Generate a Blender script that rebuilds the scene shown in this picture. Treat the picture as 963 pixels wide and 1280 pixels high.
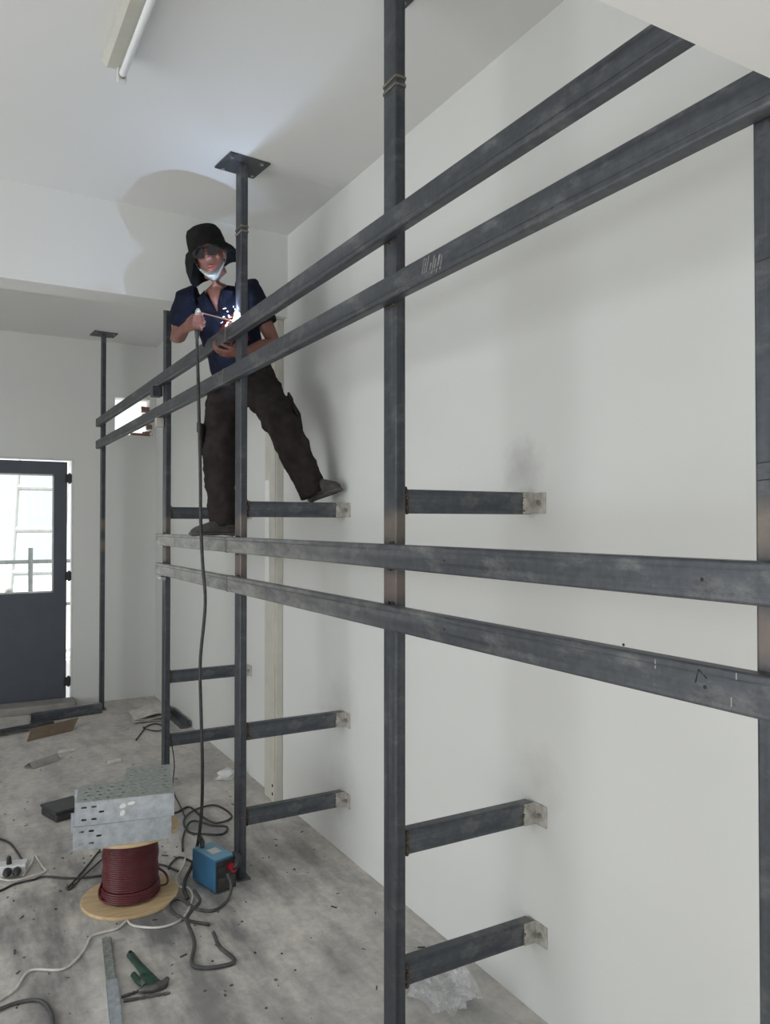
import bpy, bmesh, math, random
from mathutils import Vector, Matrix, Quaternion
random.seed(7)
V = Vector
for o in list(bpy.data.objects):
    bpy.data.objects.remove(o, do_unlink=True)
S = bpy.context.scene
COL = S.collection
PI = math.pi

# ------------------------------------------------------------------ camera
cam_d = bpy.data.cameras.new('camera'); cam = bpy.data.objects.new('camera', cam_d); COL.objects.link(cam)
cam_d.sensor_fit = 'VERTICAL'; cam_d.sensor_height = 36.0; cam_d.sensor_width = 36.0
cam_d.lens = 965 / 1280 * 36.0
cam_d.clip_start = 0.02
cam.location = (0, 0, 1.7)
cam.rotation_euler = (math.radians(90) + math.atan(15 / 965), 0, math.radians(-29.5))
S.camera = cam

# ------------------------------------------------------------------ world, daylight, exposure
w = bpy.data.worlds.new('World'); S.world = w; w.use_nodes = True
bg = w.node_tree.nodes['Background']
bg.inputs[0].default_value = (0.93, 0.97, 1.0, 1); bg.inputs[1].default_value = 1.5

def window_light(name, loc, rot, sx, sy, power, col=(0.97, 0.985, 1.0)):
    l = bpy.data.lights.new(name, 'AREA'); l.shape = 'RECTANGLE'; l.size = sx; l.size_y = sy
    l.energy = power; l.color = col
    o = bpy.data.objects.new(name, l); COL.objects.link(o); o.location = loc; o.rotation_euler = rot
    return o
# daylight entering by the openings of the left wall and of the wall behind the photographer
window_light('daylight_window_left', (-3.56, 2.55, 1.55), (0, math.radians(-90), 0), 2.5, 3.5, 88)
window_light('daylight_doorway_near', (-0.6, -2.16, 1.15), (math.radians(90), 0, 0), 2.4, 2.1, 22)
sun_d = bpy.data.lights.new('sun', 'SUN'); sun_d.energy = 16.0; sun_d.angle = math.radians(0.6); sun_d.color = (1.0, 0.97, 0.93)
sun = bpy.data.objects.new('sun', sun_d); COL.objects.link(sun)
sun.rotation_euler = Vector((0.35, 0.80, -0.75)).to_track_quat('-Z', 'Y').to_euler()

S.view_settings.view_transform = 'Standard'; S.view_settings.look = 'None'
S.view_settings.gamma = 1.0; S.view_settings.use_curve_mapping = False
S.view_settings.exposure = -0.16

# ------------------------------------------------------------------ helpers
ORG = {}
def obj(name, bm, m, parent=None, origin=None, smooth=False, kind=None):
    """bm holds world coordinates; becomes one mesh object whose origin is `origin`."""
    if origin is None:
        origin = ORG[parent.name] if parent else V((0, 0, 0))
    origin = V(origin)
    if isinstance(bm, bmesh.types.BMesh):
        bmesh.ops.recalc_face_normals(bm, faces=bm.faces[:])
        me = bpy.data.meshes.new(name); bm.to_mesh(me); bm.free()
    else:
        me = bm
    me.transform(Matrix.Translation(-origin))
    if m is not None and not me.materials:
        me.materials.append(m)
    if smooth:
        me.polygons.foreach_set('use_smooth', [True] * len(me.polygons))
        me.update()
    o = bpy.data.objects.new(name, me); COL.objects.link(o)
    if parent:
        o.parent = parent; o.location = origin - ORG[parent.name]
    else:
        o.location = origin
    ORG[o.name] = origin
    if kind: o['kind'] = kind
    return o
def thing(name, label, cat, loc, group=None):
    o = bpy.data.objects.new(name, None); COL.objects.link(o); o.location = loc; ORG[o.name] = V(loc)
    o.empty_display_size = 0.1
    return tag(o, label, cat, group)
def tag(o, label, cat, group=None):
    o['label'] = label; o['category'] = cat
    if group: o['group'] = group
    return o
def structure(o):
    o['kind'] = 'structure'; return o
def B(): return bmesh.new()

def box(bm, lo, hi, bev=0.0, M=None, seg=2):
    lo, hi = V(lo), V(hi); c = (lo + hi) / 2; s = hi - lo
    T = Matrix.Translation(c) @ Matrix.Diagonal((s.x, s.y, s.z, 1))
    r = bmesh.ops.create_cube(bm, size=1.0, matrix=T)
    vs = r['verts']
    if bev > 0:
        es = list({e for v in vs for e in v.link_edges})
        rr = bmesh.ops.bevel(bm, geom=es, offset=bev, segments=seg, affect='EDGES', profile=0.5)
        vs = list({v for v in rr['verts']} | {v for v in vs if v.is_valid})
    if M is not None:
        bmesh.ops.transform(bm, matrix=M, verts=[v for v in vs if v.is_valid])
    return bm
def frame(d, ref=None):
    d = V(d).normalized()
    ref = V(ref) if ref is not None else (V((0, 0, 1)) if abs(d.z) < 0.95 else V((1, 0, 0)))
    a = (ref - d * ref.dot(d)).normalized(); b = d.cross(a)
    return a, b
def loft(bm, secs, n=18, cap=True):
    rings = []
    for c, a, b in secs:
        rings.append([bm.verts.new(V(c) + V(a) * math.cos(2*PI*i/n) + V(b) * math.sin(2*PI*i/n)) for i in range(n)])
    for r0, r1 in zip(rings, rings[1:]):
        for i in range(n):
            bm.faces.new((r0[i], r0[(i+1) % n], r1[(i+1) % n], r1[i]))
    if cap:
        bm.faces.new(rings[0][::-1]); bm.faces.new(rings[-1])
    return rings
def spline(pts, n=6):
    pts = [V(p) for p in pts]; out = []
    P = [pts[0]*2 - pts[1]] + pts + [pts[-1]*2 - pts[-2]]
    for k in range(1, len(P) - 2):
        p0, p1, p2, p3 = P[k-1:k+3]
        for j in range(n):
            t = j / n
            out.append(0.5*((2*p1) + (p2-p0)*t + (2*p0-5*p1+4*p2-p3)*t*t + (3*p1-p0-3*p2+p3)*t**3))
    out.append(pts[-1]); return out
def limb(bm, pts, rads, n=12, round_end=True):
    pts = [V(p) for p in pts]
    if not isinstance(rads, (list, tuple)): rads = [rads] * len(pts)
    secs = []; a = None
    for i, p in enumerate(pts):
        d = (pts[min(i+1, len(pts)-1)] - pts[max(i-1, 0)])
        if d.length < 1e-9: d = V((0, 0, 1))
        d.normalize()
        a = frame(d)[0] if a is None else (a - d * a.dot(d)).normalized()
        b = d.cross(a)
        r = rads[i]
        if round_end and i == 0:
            secs.append((p - d*r*0.85, a*r*0.45, b*r*0.45))
        secs.append((p, a*r, b*r))
        if round_end and i == len(pts)-1:
            secs.append((p + d*r*0.85, a*r*0.45, b*r*0.45))
    loft(bm, secs, n)
    return bm
def cable(pts, r, n=6, sides=8, z=None):
    if z is not None: pts = [(p[0], p[1], (p[2] if len(p) > 2 else z)) for p in pts]
    bm = B(); limb(bm, spline(pts, n), r, sides, False); return bm
def ball(bm, c, r, seg=12, M=None):
    rx, ry, rz = (r, r, r) if not isinstance(r, (tuple, list)) else r
    T = Matrix.Translation(V(c)) @ (M.to_4x4() if M else Matrix.Identity(4)) @ Matrix.Diagonal((rx, ry, rz, 1))
    bmesh.ops.create_uvsphere(bm, u_segments=seg, v_segments=max(6, seg//2 + 2), radius=1, matrix=T); return bm
def cyl(bm, p0, p1, r, n=16, r1=None):
    p0, p1 = V(p0), V(p1); a, b = frame(p1-p0); r1 = r if r1 is None else r1
    loft(bm, [(p0, a*r, b*r), (p1, a*r1, b*r1)], n); return bm
def hollow(bm, p0, p1, ax_w, w_, ax_h, h_, t=0.004, rad=0.005):
    """hollow rectangular steel tube with rounded corners"""
    p0, p1 = V(p0), V(p1); aw, ah = V(ax_w), V(ax_h)
    prof = []
    for sx, sy, a0 in ((1, 1, 0), (-1, 1, 90), (-1, -1, 180), (1, -1, 270)):
        for k in range(4):
            a = math.radians(a0 + 30*k)
            prof.append(((w_/2-rad)*sx + rad*math.cos(a), (h_/2-rad)*sy + rad*math.sin(a)))
    inn = [(x*(w_/2-t)/(w_/2), y*(h_/2-t)/(h_/2)) for x, y in prof]
    R = [[bm.verts.new(p + aw*x + ah*y) for x, y in q] for p in (p0, p1) for q in (prof, inn)]
    n = len(prof)
    for i in range(n):
        j = (i+1) % n
        bm.faces.new((R[0][i], R[0][j], R[2][j], R[2][i]))
        bm.faces.new((R[1][j], R[1][i], R[3][i], R[3][j]))
        bm.faces.new((R[0][j], R[0][i], R[1][i], R[1][j]))
        bm.faces.new((R[2][i], R[2][j], R[3][j], R[3][i]))
    return bm
def panel(bm, us, vs, keep, fn, t):
    """sheet of thickness t cut into cells; keep(u,v) says which remain; fn(u,v,w)->point"""
    us, vs = sorted(set(us)), sorted(set(vs)); nu, nv = len(us)-1, len(vs)-1
    K = [[keep((us[i]+us[i+1])/2, (vs[j]+vs[j+1])/2) for j in range(nv)] for i in range(nu)]
    cache = {}
    def vt(i, j, k):
        if (i, j, k) not in cache: cache[(i, j, k)] = bm.verts.new(fn(us[i], vs[j], k*t))
        return cache[(i, j, k)]
    g = lambda i, j: 0 <= i < nu and 0 <= j < nv and K[i][j]
    for i in range(nu):
        for j in range(nv):
            if not K[i][j]: continue
            for k in (0, 1): bm.faces.new((vt(i,j,k), vt(i+1,j,k), vt(i+1,j+1,k), vt(i,j+1,k)))
            if not g(i-1, j): bm.faces.new((vt(i,j,0), vt(i,j+1,0), vt(i,j+1,1), vt(i,j,1)))
            if not g(i+1, j): bm.faces.new((vt(i+1,j,0), vt(i+1,j+1,0), vt(i+1,j+1,1), vt(i+1,j,1)))
            if not g(i, j-1): bm.faces.new((vt(i,j,0), vt(i+1,j,0), vt(i+1,j,1), vt(i,j,1)))
            if not g(i, j+1): bm.faces.new((vt(i,j+1,0), vt(i+1,j+1,0), vt(i+1,j+1,1), vt(i,j+1,1)))
    return bm
def rotz(c, deg):
    c = V(c); return Matrix.Translation(c) @ Matrix.Rotation(math.radians(deg), 4, 'Z') @ Matrix.Translation(-c)
def remesh(bm, voxel, smooth=4, disp=None):
    me = bpy.data.meshes.new('tmp'); bmesh.ops.recalc_face_normals(bm, faces=bm.faces[:]); bm.to_mesh(me); bm.free()
    o = bpy.data.objects.new('tmp', me); COL.objects.link(o)
    r = o.modifiers.new('r', 'REMESH'); r.mode = 'VOXEL'; r.voxel_size = voxel
    s = o.modifiers.new('s', 'SMOOTH'); s.iterations = smooth; s.factor = 0.5
    if disp:
        tx = bpy.data.textures.new('folds', 'CLOUDS'); tx.noise_scale = disp[1]; tx.noise_depth = 2
        d = o.modifiers.new('d', 'DISPLACE'); d.texture = tx; d.strength = disp[0]; d.texture_coords = 'LOCAL'; d.mid_level = 0.5
    dg = bpy.context.evaluated_depsgraph_get()
    out = bpy.data.meshes.new_from_object(o.evaluated_get(dg))
    bpy.data.objects.remove(o); return out

# ------------------------------------------------------------------ materials
def new_mat(name):
    m = bpy.data.materials.new(name); m.use_nodes = True
    nt = m.node_tree; return m, nt, nt.nodes['Principled BSDF']
def N(nt, typ, **kw):
    n = nt.nodes.new(typ)
    for k, v in kw.items(): setattr(n, k, v)
    return n
def noise_node(nt, scale, detail=4, rough=0.55, stretch=None, coord='Object'):
    tc = N(nt, 'ShaderNodeTexCoord'); mp = N(nt, 'ShaderNodeMapping')
    if stretch: mp.inputs['Scale'].default_value = stretch
    nz = N(nt, 'ShaderNodeTexNoise'); nz.inputs['Scale'].default_value = scale
    nz.inputs['Detail'].default_value = detail; nz.inputs['Roughness'].default_value = rough
    nt.links.new(tc.outputs[coord], mp.inputs[0]); nt.links.new(mp.outputs[0], nz.inputs['Vector'])
    return nz
def ramp(nt, src, stops):
    r = N(nt, 'ShaderNodeValToRGB'); e = r.color_ramp.elements
    while len(e) > 1: e.remove(e[-1])
    e[0].position = stops[0][0]; e[0].color = (*stops[0][1], 1)
    for p, c in stops[1:]:
        k = e.new(p); k.color = (*c, 1)
    nt.links.new(src, r.inputs[0]); return r
def mixc(nt, fac, a, b, mode='MIX'):
    m = N(nt, 'ShaderNodeMix', data_type='RGBA', blend_type=mode)
    for sock, val in ((m.inputs[0], fac), (m.inputs[6], a), (m.inputs[7], b)):
        if isinstance(val, bpy.types.NodeSocket): nt.links.new(val, sock)
        elif isinstance(val, (int, float)): sock.default_value = val
        else: sock.default_value = (*val, 1)
    return m.outputs[2]
def bump(nt, bs, src, dist, strength=0.5):
    b = N(nt, 'ShaderNodeBump'); b.inputs['Strength'].default_value = strength; b.inputs['Distance'].default_value = dist
    nt.links.new(src, b.inputs['Height']); nt.links.new(b.outputs[0], bs.inputs['Normal'])
def simple(name, c1, c2=None, scale=20, rough=0.6, metal=0.0, bmp=0.0, stretch=None, lo=0.35, hi=0.65):
    m, nt, bs = new_mat(name)
    c2 = c2 or tuple(x*0.8 for x in c1)
    nz = noise_node(nt, scale, stretch=stretch)
    r = ramp(nt, nz.outputs['Fac'], [(lo, c1), (hi, c2)])
    nt.links.new(r.outputs[0], bs.inputs['Base Color'])
    bs.inputs['Roughness'].default_value = rough; bs.inputs['Metallic'].default_value = metal
    if bmp: bump(nt, bs, nz.outputs['Fac'], bmp)
    return m
def wall_mat(name, c, stains=()):
    m, nt, bs = new_mat(name)
    n1 = noise_node(nt, 1.1, 5); n2 = noise_node(nt, 60, 3)
    r = ramp(nt, n1.outputs['Fac'], [(0.3, tuple(x*0.965 for x in c)), (0.7, c)])
    col = r.outputs[0]
    n3 = noise_node(nt, 5, 6, 0.7)
    scuff = ramp(nt, n3.outputs['Fac'], [(0.68, (0, 0, 0)), (0.78, (1, 1, 1))])
    col = mixc(nt, scuff.outputs[0], col, tuple(x*0.94 for x in c))
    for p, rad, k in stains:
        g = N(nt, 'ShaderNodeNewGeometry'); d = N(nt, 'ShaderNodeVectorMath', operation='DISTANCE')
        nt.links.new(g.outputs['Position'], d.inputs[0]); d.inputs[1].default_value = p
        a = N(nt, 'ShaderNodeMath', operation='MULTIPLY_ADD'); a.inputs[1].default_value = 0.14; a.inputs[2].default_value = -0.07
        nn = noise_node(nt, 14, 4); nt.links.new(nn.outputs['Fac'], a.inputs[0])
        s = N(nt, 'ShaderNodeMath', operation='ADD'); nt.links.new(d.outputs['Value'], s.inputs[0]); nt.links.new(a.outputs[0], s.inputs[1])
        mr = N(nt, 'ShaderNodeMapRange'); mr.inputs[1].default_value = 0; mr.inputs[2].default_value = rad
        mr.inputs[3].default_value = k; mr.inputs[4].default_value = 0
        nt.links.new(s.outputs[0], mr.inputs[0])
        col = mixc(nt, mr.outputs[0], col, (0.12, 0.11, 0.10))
    nt.links.new(col, bs.inputs['Base Color'])
    bs.inputs['Roughness'].default_value = 0.75
    bump(nt, bs, n2.outputs['Fac'], 0.002, 0.25)
    return m
def steel_mat(name, dark, light, dust=0.35, heat=None, stretch=(1, 1, 1), rough=0.42, worn=False):
    m, nt, bs = new_mat(name)
    n1 = noise_node(nt, 5, 6, 0.6, stretch); n2 = noise_node(nt, 38, 4, 0.7); n3 = noise_node(nt, 3.1, 8, 0.72, (1.0, 1.0, 2.5))
    col = ramp(nt, n1.outputs['Fac'], [(0.3, dark), (0.72, light)]).outputs[0]
    f = ramp(nt, n3.outputs['Fac'], [(0.52, (0, 0, 0)), (0.68, (dust, dust, dust))])
    col = mixc(nt, f.outputs[0], col, (0.30, 0.30, 0.29))
    f2 = ramp(nt, n2.outputs['Fac'], [(0.35, (0.8, 0.8, 0.8)), (0.65, (1.12, 1.12, 1.12))])
    col = mixc(nt, 1.0, col, f2.outputs[0], 'MULTIPLY')
    if worn:   # cement dust trodden along the end where people climb
        g = N(nt, 'ShaderNodeNewGeometry'); sp = N(nt, 'ShaderNodeSeparateXYZ'); nt.links.new(g.outputs['Position'], sp.inputs[0])
        mr = N(nt, 'ShaderNodeMapRange'); mr.inputs[1].default_value = 2.0; mr.inputs[2].default_value = 4.1; mr.inputs[3].default_value = 0.0; mr.inputs[4].default_value = 1.0
        nt.links.new(sp.outputs[1], mr.inputs[0])
        n6 = noise_node(nt, 7, 6, 0.7, (3, 1, 3)); r6 = ramp(nt, n6.outputs['Fac'], [(0.35, (0.25,)*3), (0.65, (1,)*3)])
        mu = N(nt, 'ShaderNodeMath', operation='MULTIPLY'); nt.links.new(mr.outputs[0], mu.inputs[0]); nt.links.new(r6.outputs[0], mu.inputs[1])
        col = mixc(nt, mu.outputs[0], col, (0.43, 0.42, 0.39))
    if heat:
        g = N(nt, 'ShaderNodeNewGeometry'); sp = N(nt, 'ShaderNodeSeparateXYZ'); nt.links.new(g.outputs['Position'], sp.inputs[0])
        for zc, half, k, hc in heat:
            a = N(nt, 'ShaderNodeMath', operation='SUBTRACT'); nt.links.new(sp.outputs[2], a.inputs[0]); a.inputs[1].default_value = zc
            b = N(nt, 'ShaderNodeMath', operation='ABSOLUTE'); nt.links.new(a.outputs[0], b.inputs[0])
            mr = N(nt, 'ShaderNodeMapRange'); mr.inputs[1].default_value = half*0.3; mr.inputs[2].default_value = half
            mr.inputs[3].default_value = k; mr.inputs[4].default_value = 0; nt.links.new(b.outputs[0], mr.inputs[0])
            col = mixc(nt, mr.outputs[0], col, hc)
    nt.links.new(col, bs.inputs['Base Color'])
    bs.inputs['Metallic'].default_value = 0.35
    rr = ramp(nt, n1.outputs['Fac'], [(0.3, (rough-0.08,)*3), (0.7, (rough+0.15,)*3)])
    nt.links.new(rr.outputs[0], bs.inputs['Roughness'])
    bump(nt, bs, n2.outputs['Fac'], 0.0008, 0.4)
    return m
def floor_mat():
    m, nt, bs = new_mat('concrete_floor')
    n1 = noise_node(nt, 0.7, 6, 0.6); n2 = noise_node(nt, 3.2, 8, 0.68, (1.6, 0.8, 1)); n3 = noise_node(nt, 22, 6, 0.7); n4 = noise_node(nt, 1.7, 7, 0.62, (2.6, 0.7, 1))
    base = ramp(nt, n1.outputs['Fac'], [(0.32, (0.54, 0.525, 0.505)), (0.66, (0.66, 0.62, 0.56))]).outputs[0]
    mid = ramp(nt, n2.outputs['Fac'], [(0.3, (0.62, 0.62, 0.63)), (0.52, (1, 1, 1)), (0.75, (1.16, 1.15, 1.12))])
    col = mixc(nt, 1.0, base, mid.outputs[0], 'MULTIPLY')
    fine = ramp(nt, n3.outputs['Fac'], [(0.3, (0.80, 0.80, 0.80)), (0.6, (1.05, 1.05, 1.05))])
    col = mixc(nt, 1.0, col, fine.outputs[0], 'MULTIPLY')
    # dark soot and oil stains in streaks, mostly around the working place by the reel
    g = N(nt, 'ShaderNodeNewGeometry'); d = N(nt, 'ShaderNodeVectorMath', operation='DISTANCE')
    nt.links.new(g.outputs['Position'], d.inputs[0]); d.inputs[1].default_value = (0.75, 3.5, 0)
    mr = N(nt, 'ShaderNodeMapRange'); mr.inputs[1].default_value = 0.3; mr.inputs[2].default_value = 2.0
    mr.inputs[3].default_value = 1.0; mr.inputs[4].default_value = 0.12; nt.links.new(d.outputs['Value'], mr.inputs[0])
    st = ramp(nt, n4.outputs['Fac'], [(0.43, (0, 0, 0)), (0.60, (0.9, 0.9, 0.9))])
    mu = N(nt, 'ShaderNodeMath', operation='MULTIPLY'); nt.links.new(mr.outputs[0], mu.inputs[0]); nt.links.new(st.outputs[0], mu.inputs[1])
    col = mixc(nt, mu.outputs[0], col, (0.15, 0.15, 0.155))
    # pale plaster splashes along the wall
    n5 = noise_node(nt, 2.6, 8, 0.75)
    sp = ramp(nt, n5.outputs['Fac'], [(0.60, (0, 0, 0)), (0.70, (0.5, 0.5, 0.5))])
    col = mixc(nt, sp.outputs[0], col, (0.60, 0.585, 0.56))
    nt.links.new(col, bs.inputs['Base Color']); bs.inputs['Roughness'].default_value = 0.7
    bump(nt, bs, n3.outputs['Fac'], 0.004, 0.35)
    return m
def pane_mat():
    m, nt, bs = new_mat('clear_glass'); nt.nodes.remove(bs)
    t = N(nt, 'ShaderNodeBsdfTransparent'); t.inputs[0].default_value = (0.93, 0.96, 0.96, 1)
    g = N(nt, 'ShaderNodeBsdfGlossy'); g.inputs['Roughness'].default_value = 0.03
    mx = N(nt, 'ShaderNodeMixShader'); mx.inputs[0].default_value = 0.06
    nt.links.new(t.outputs[0], mx.inputs[1]); nt.links.new(g.outputs[0], mx.inputs[2])
    nt.links.new(mx.outputs[0], nt.nodes['Material Output'].inputs[0]); return m
def emit_mat(name, c, s):
    m, nt, bs = new_mat(name)
    bs.inputs['Base Color'].default_value = (*c, 1); bs.inputs['Emission Color'].default_value = (*c, 1)
    bs.inputs['Emission Strength'].default_value = s; return m
def film_mat():
    m, nt, bs = new_mat('clear_plastic_film'); nt.nodes.remove(bs)
    t = N(nt, 'ShaderNodeBsdfTransparent'); d = N(nt, 'ShaderNodeBsdfPrincipled')
    d.inputs['Base Color'].default_value = (0.8, 0.81, 0.82, 1); d.inputs['Roughness'].default_value = 0.15
    nz = noise_node(nt, 18, 3); r = ramp(nt, nz.outputs['Fac'], [(0.4, (0.10,)*3), (0.62, (0.42,)*3)])
    mx = N(nt, 'ShaderNodeMixShader'); nt.links.new(r.outputs[0], mx.inputs[0])
    nt.links.new(t.outputs[0], mx.inputs[1]); nt.links.new(d.outputs[0], mx.inputs[2])
    nt.links.new(mx.outputs[0], nt.nodes['Material Output'].inputs[0]); return m

WALLC = (0.735, 0.742, 0.722)
M = {}
M['wall'] = wall_mat('white_wall_paint', WALLC)
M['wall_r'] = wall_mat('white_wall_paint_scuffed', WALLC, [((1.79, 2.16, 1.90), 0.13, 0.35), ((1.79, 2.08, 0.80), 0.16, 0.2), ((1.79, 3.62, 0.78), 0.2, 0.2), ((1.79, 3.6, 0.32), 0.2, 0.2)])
M['ceil'] = wall_mat('white_ceiling_paint', (0.74, 0.745, 0.735))
M['floor'] = floor_mat()
HEAT = [(1.505, 0.07, 0.45, (0.27, 0.20, 0.16)), (1.69, 0.07, 0.4, (0.27, 0.21, 0.15))]
M['post'] = steel_mat('black_mill_steel', (0.035, 0.040, 0.050), (0.085, 0.092, 0.105), 0.25, HEAT, (9, 9, 0.25))
M['rail'] = steel_mat('scuffed_mill_steel', (0.036, 0.041, 0.050), (0.095, 0.102, 0.115), 0.45, None, (9, 0.3, 9))
M['rail_dusty'] = steel_mat('footworn_dusty_steel', (0.042, 0.047, 0.057), (0.105, 0.112, 0.125), 0.5, None, (9, 0.3, 9), worn=True)
M['arm'] = steel_mat('black_mill_steel_arm', (0.045, 0.052, 0.065), (0.11, 0.12, 0.135), 0.45, None, (0.3, 8, 9))
M['cleat'] = simple('whitewashed_steel', (0.60, 0.58, 0.53), (0.36, 0.34, 0.31), 25, 0.6, 0.2, 0.001)
M['weld'] = simple('burnt_weld_slag', (0.03, 0.022, 0.018), (0.10, 0.07, 0.045), 90, 0.55, 0.3, 0.002)
M['weldpale'] = simple('ground_weld_seam', (0.24, 0.22, 0.17), (0.12, 0.11, 0.09), 60, 0.5, 0.3, 0.001)
M['galv'] = simple('galvanised_steel', (0.58, 0.62, 0.66), (0.42, 0.46, 0.50), 30, 0.32, 0.55, 0.0003)
M['galv_dull'] = simple('spangled_galvanised_steel', (0.50, 0.54, 0.52), (0.30, 0.34, 0.32), 60, 0.38, 0.6, 0.0004)
M['bolt'] = simple('zinc_bolt', (0.5, 0.5, 0.48), (0.3, 0.3, 0.3), 60, 0.35, 0.8)
M['ply'] = simple('pale_plywood', (0.66, 0.50, 0.29), (0.52, 0.38, 0.21), 9, 0.6, 0, 0.001, (1, 6, 1))
M['redwire'] = simple('dark_red_cable', (0.11, 0.015, 0.022), (0.075, 0.011, 0.015), 30, 0.4)
M['rubber'] = simple('black_rubber_cable', (0.022, 0.022, 0.024), (0.05, 0.05, 0.05), 40, 0.55)
M['greycable'] = simple('dusty_grey_cable', (0.085, 0.085, 0.085), (0.05, 0.05, 0.05), 30, 0.6)
M['whitecable'] = simple('white_pvc_cable', (0.72, 0.70, 0.66), (0.55, 0.53, 0.5), 25, 0.45)
M['whiteplastic'] = simple('white_plastic', (0.72, 0.73, 0.72), (0.6, 0.6, 0.6), 15, 0.4)
M['blackplastic'] = simple('black_plastic', (0.02, 0.02, 0.022), (0.04, 0.04, 0.042), 25, 0.45)
M['blue'] = simple('blue_painted_casing', (0.045, 0.17, 0.31), (0.035, 0.13, 0.25), 8, 0.4)
M['bluetop'] = simple('pale_blue_casing', (0.14, 0.34, 0.50), (0.20, 0.40, 0.55), 12, 0.4)
M['redplastic'] = simple('red_plastic', (0.40, 0.015, 0.03), (0.3, 0.01, 0.02), 20, 0.4)
M['green'] = simple('dark_green_enamel', (0.012, 0.085, 0.05), (0.03, 0.05, 0.045), 28, 0.4, 0.1)
M['jaw'] = simple('grey_forged_steel', (0.16, 0.16, 0.155), (0.09, 0.09, 0.09), 40, 0.45, 0.6)
M['doorgrey'] = simple('slate_grey_door_paint', (0.085, 0.095, 0.12), (0.075, 0.083, 0.105), 6, 0.45)
M['frame_w'] = simple('white_door_frame_paint', (0.72, 0.73, 0.72), (0.62, 0.63, 0.62), 8, 0.5)
M['glass'] = pane_mat()
M['film'] = film_mat()
M['card'] = simple('brown_cardboard', (0.36, 0.28, 0.20), (0.28, 0.21, 0.15), 12, 0.8)
M['paper'] = simple('dirty_paper', (0.72, 0.68, 0.63), (0.54, 0.50, 0.46), 14, 0.8)
M['board'] = simple('pale_board', (0.58, 0.56, 0.52), (0.46, 0.44, 0.41), 8, 0.7)
M['step'] = simple('grey_concrete_step', (0.38, 0.355, 0.335), (0.28, 0.265, 0.25), 7, 0.75, 0, 0.004)
M['brick'] = simple('red_brick', (0.24, 0.125, 0.09), (0.30, 0.20, 0.16), 30, 0.85, 0, 0.004)
M['trunk'] = simple('cream_trunking', (0.60, 0.59, 0.52), (0.54, 0.53, 0.47), 8, 0.5)
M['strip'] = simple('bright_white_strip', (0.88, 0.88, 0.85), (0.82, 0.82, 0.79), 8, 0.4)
M['lampwhite'] = simple('aged_white_enamel', (0.56, 0.56, 0.50), (0.50, 0.50, 0.45), 10, 0.4)
M['tube'] = simple('unlit_fluorescent_glass', (0.80, 0.82, 0.82), (0.72, 0.75, 0.75), 6, 0.12)
M['skin'] = simple('tanned_skin', (0.20, 0.085, 0.062), (0.16, 0.064, 0.046), 22, 0.5)
M['lips'] = simple('lips', (0.28, 0.075, 0.065), (0.24, 0.06, 0.05), 30, 0.45)
M['shirt'] = simple('navy_cotton', (0.0065, 0.0085, 0.017), (0.012, 0.015, 0.027), 26, 0.85, 0, 0.004)
M['shirtred'] = simple('red_cotton', (0.13, 0.022, 0.012), (0.10, 0.016, 0.010), 26, 0.85, 0, 0.004)
M['trouser'] = simple('dark_brown_cotton', (0.022, 0.018, 0.018), (0.036, 0.029, 0.028), 14, 0.9, 0, 0.006)
M['hat'] = simple('black_felt', (0.010, 0.010, 0.010), (0.017, 0.017, 0.016), 30, 0.95, 0, 0.003)
M['hair'] = simple('black_hair', (0.010, 0.008, 0.008), (0.02, 0.018, 0.016), 60, 0.6)
M['lens'] = simple('dark_sunglass_lens', (0.008, 0.007, 0.006), (0.012, 0.010, 0.010), 5, 0.08)
M['mask'] = simple('white_face_mask', (0.70, 0.73, 0.71), (0.58, 0.62, 0.60), 18, 0.8)
M['shoe'] = simple('dusty_grey_shoe', (0.11, 0.105, 0.10), (0.07, 0.066, 0.064), 24, 0.8, 0, 0.002)
M['sole'] = simple('worn_rubber_sole', (0.15, 0.145, 0.135), (0.09, 0.09, 0.085), 30, 0.8, 0, 0.002)
M['copper'] = simple('flux_coated_electrode', (0.45, 0.30, 0.22), (0.38, 0.24, 0.18), 30, 0.6)
M['arc'] = emit_mat('welding_arc_light', (0.72, 0.82, 1.0), 60)
M['spark'] = emit_mat('hot_spark', (1.0, 0.42, 0.16), 7)
M['sparkblue'] = emit_mat('blue_white_spark', (0.70, 0.74, 1.0), 9)
M['chalk'] = simple('chalk_mark', (0.42, 0.42, 0.40), (0.28, 0.28, 0.27), 70, 0.9)
M['smear'] = simple('faint_chalk_smear', (0.34, 0.34, 0.33), (0.20, 0.20, 0.20), 90, 0.9)
M['ink'] = simple('black_marker', (0.01, 0.01, 0.012), (0.02, 0.02, 0.022), 30, 0.7)
M['ground'] = simple('pale_sunlit_ground', (0.75, 0.74, 0.72), (0.66, 0.65, 0.63), 3, 0.9)
M['scaf'] = simple('pale_dusty_steel_tube', (0.34, 0.34, 0.33), (0.28, 0.28, 0.27), 10, 0.6)
M['debris'] = simple('slag_crumbs', (0.05, 0.045, 0.04), (0.16, 0.15, 0.14), 4, 0.8)

for k in ('shirt', 'shirtred', 'trouser', 'hat', 'shoe', 'sole', 'hair'):
    M[k].node_tree.nodes['Principled BSDF'].inputs['Specular IOR Level'].default_value = 0.12
# ------------------------------------------------------------------ room
XR, YF, ZC, XL, YN = 1.79, 7.80, 3.46, -3.6, -2.2
bm = B(); box(bm, (XL-0.2, YN-0.2, -0.15), (XR+0.2, YF+0.15, 0)); structure(obj('floor', bm, M['floor']))
bm = B(); box(bm, (XL-0.2, YN-0.2, ZC), (XR+0.2, YF+0.15, ZC+0.2)); structure(obj('ceiling', bm, M['ceil']))
bm = B(); box(bm, (XR, YN-0.2, 0), (XR+0.2, YF+0.15, ZC)); structure(obj('wall_right', bm, M['wall_r']))
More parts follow.
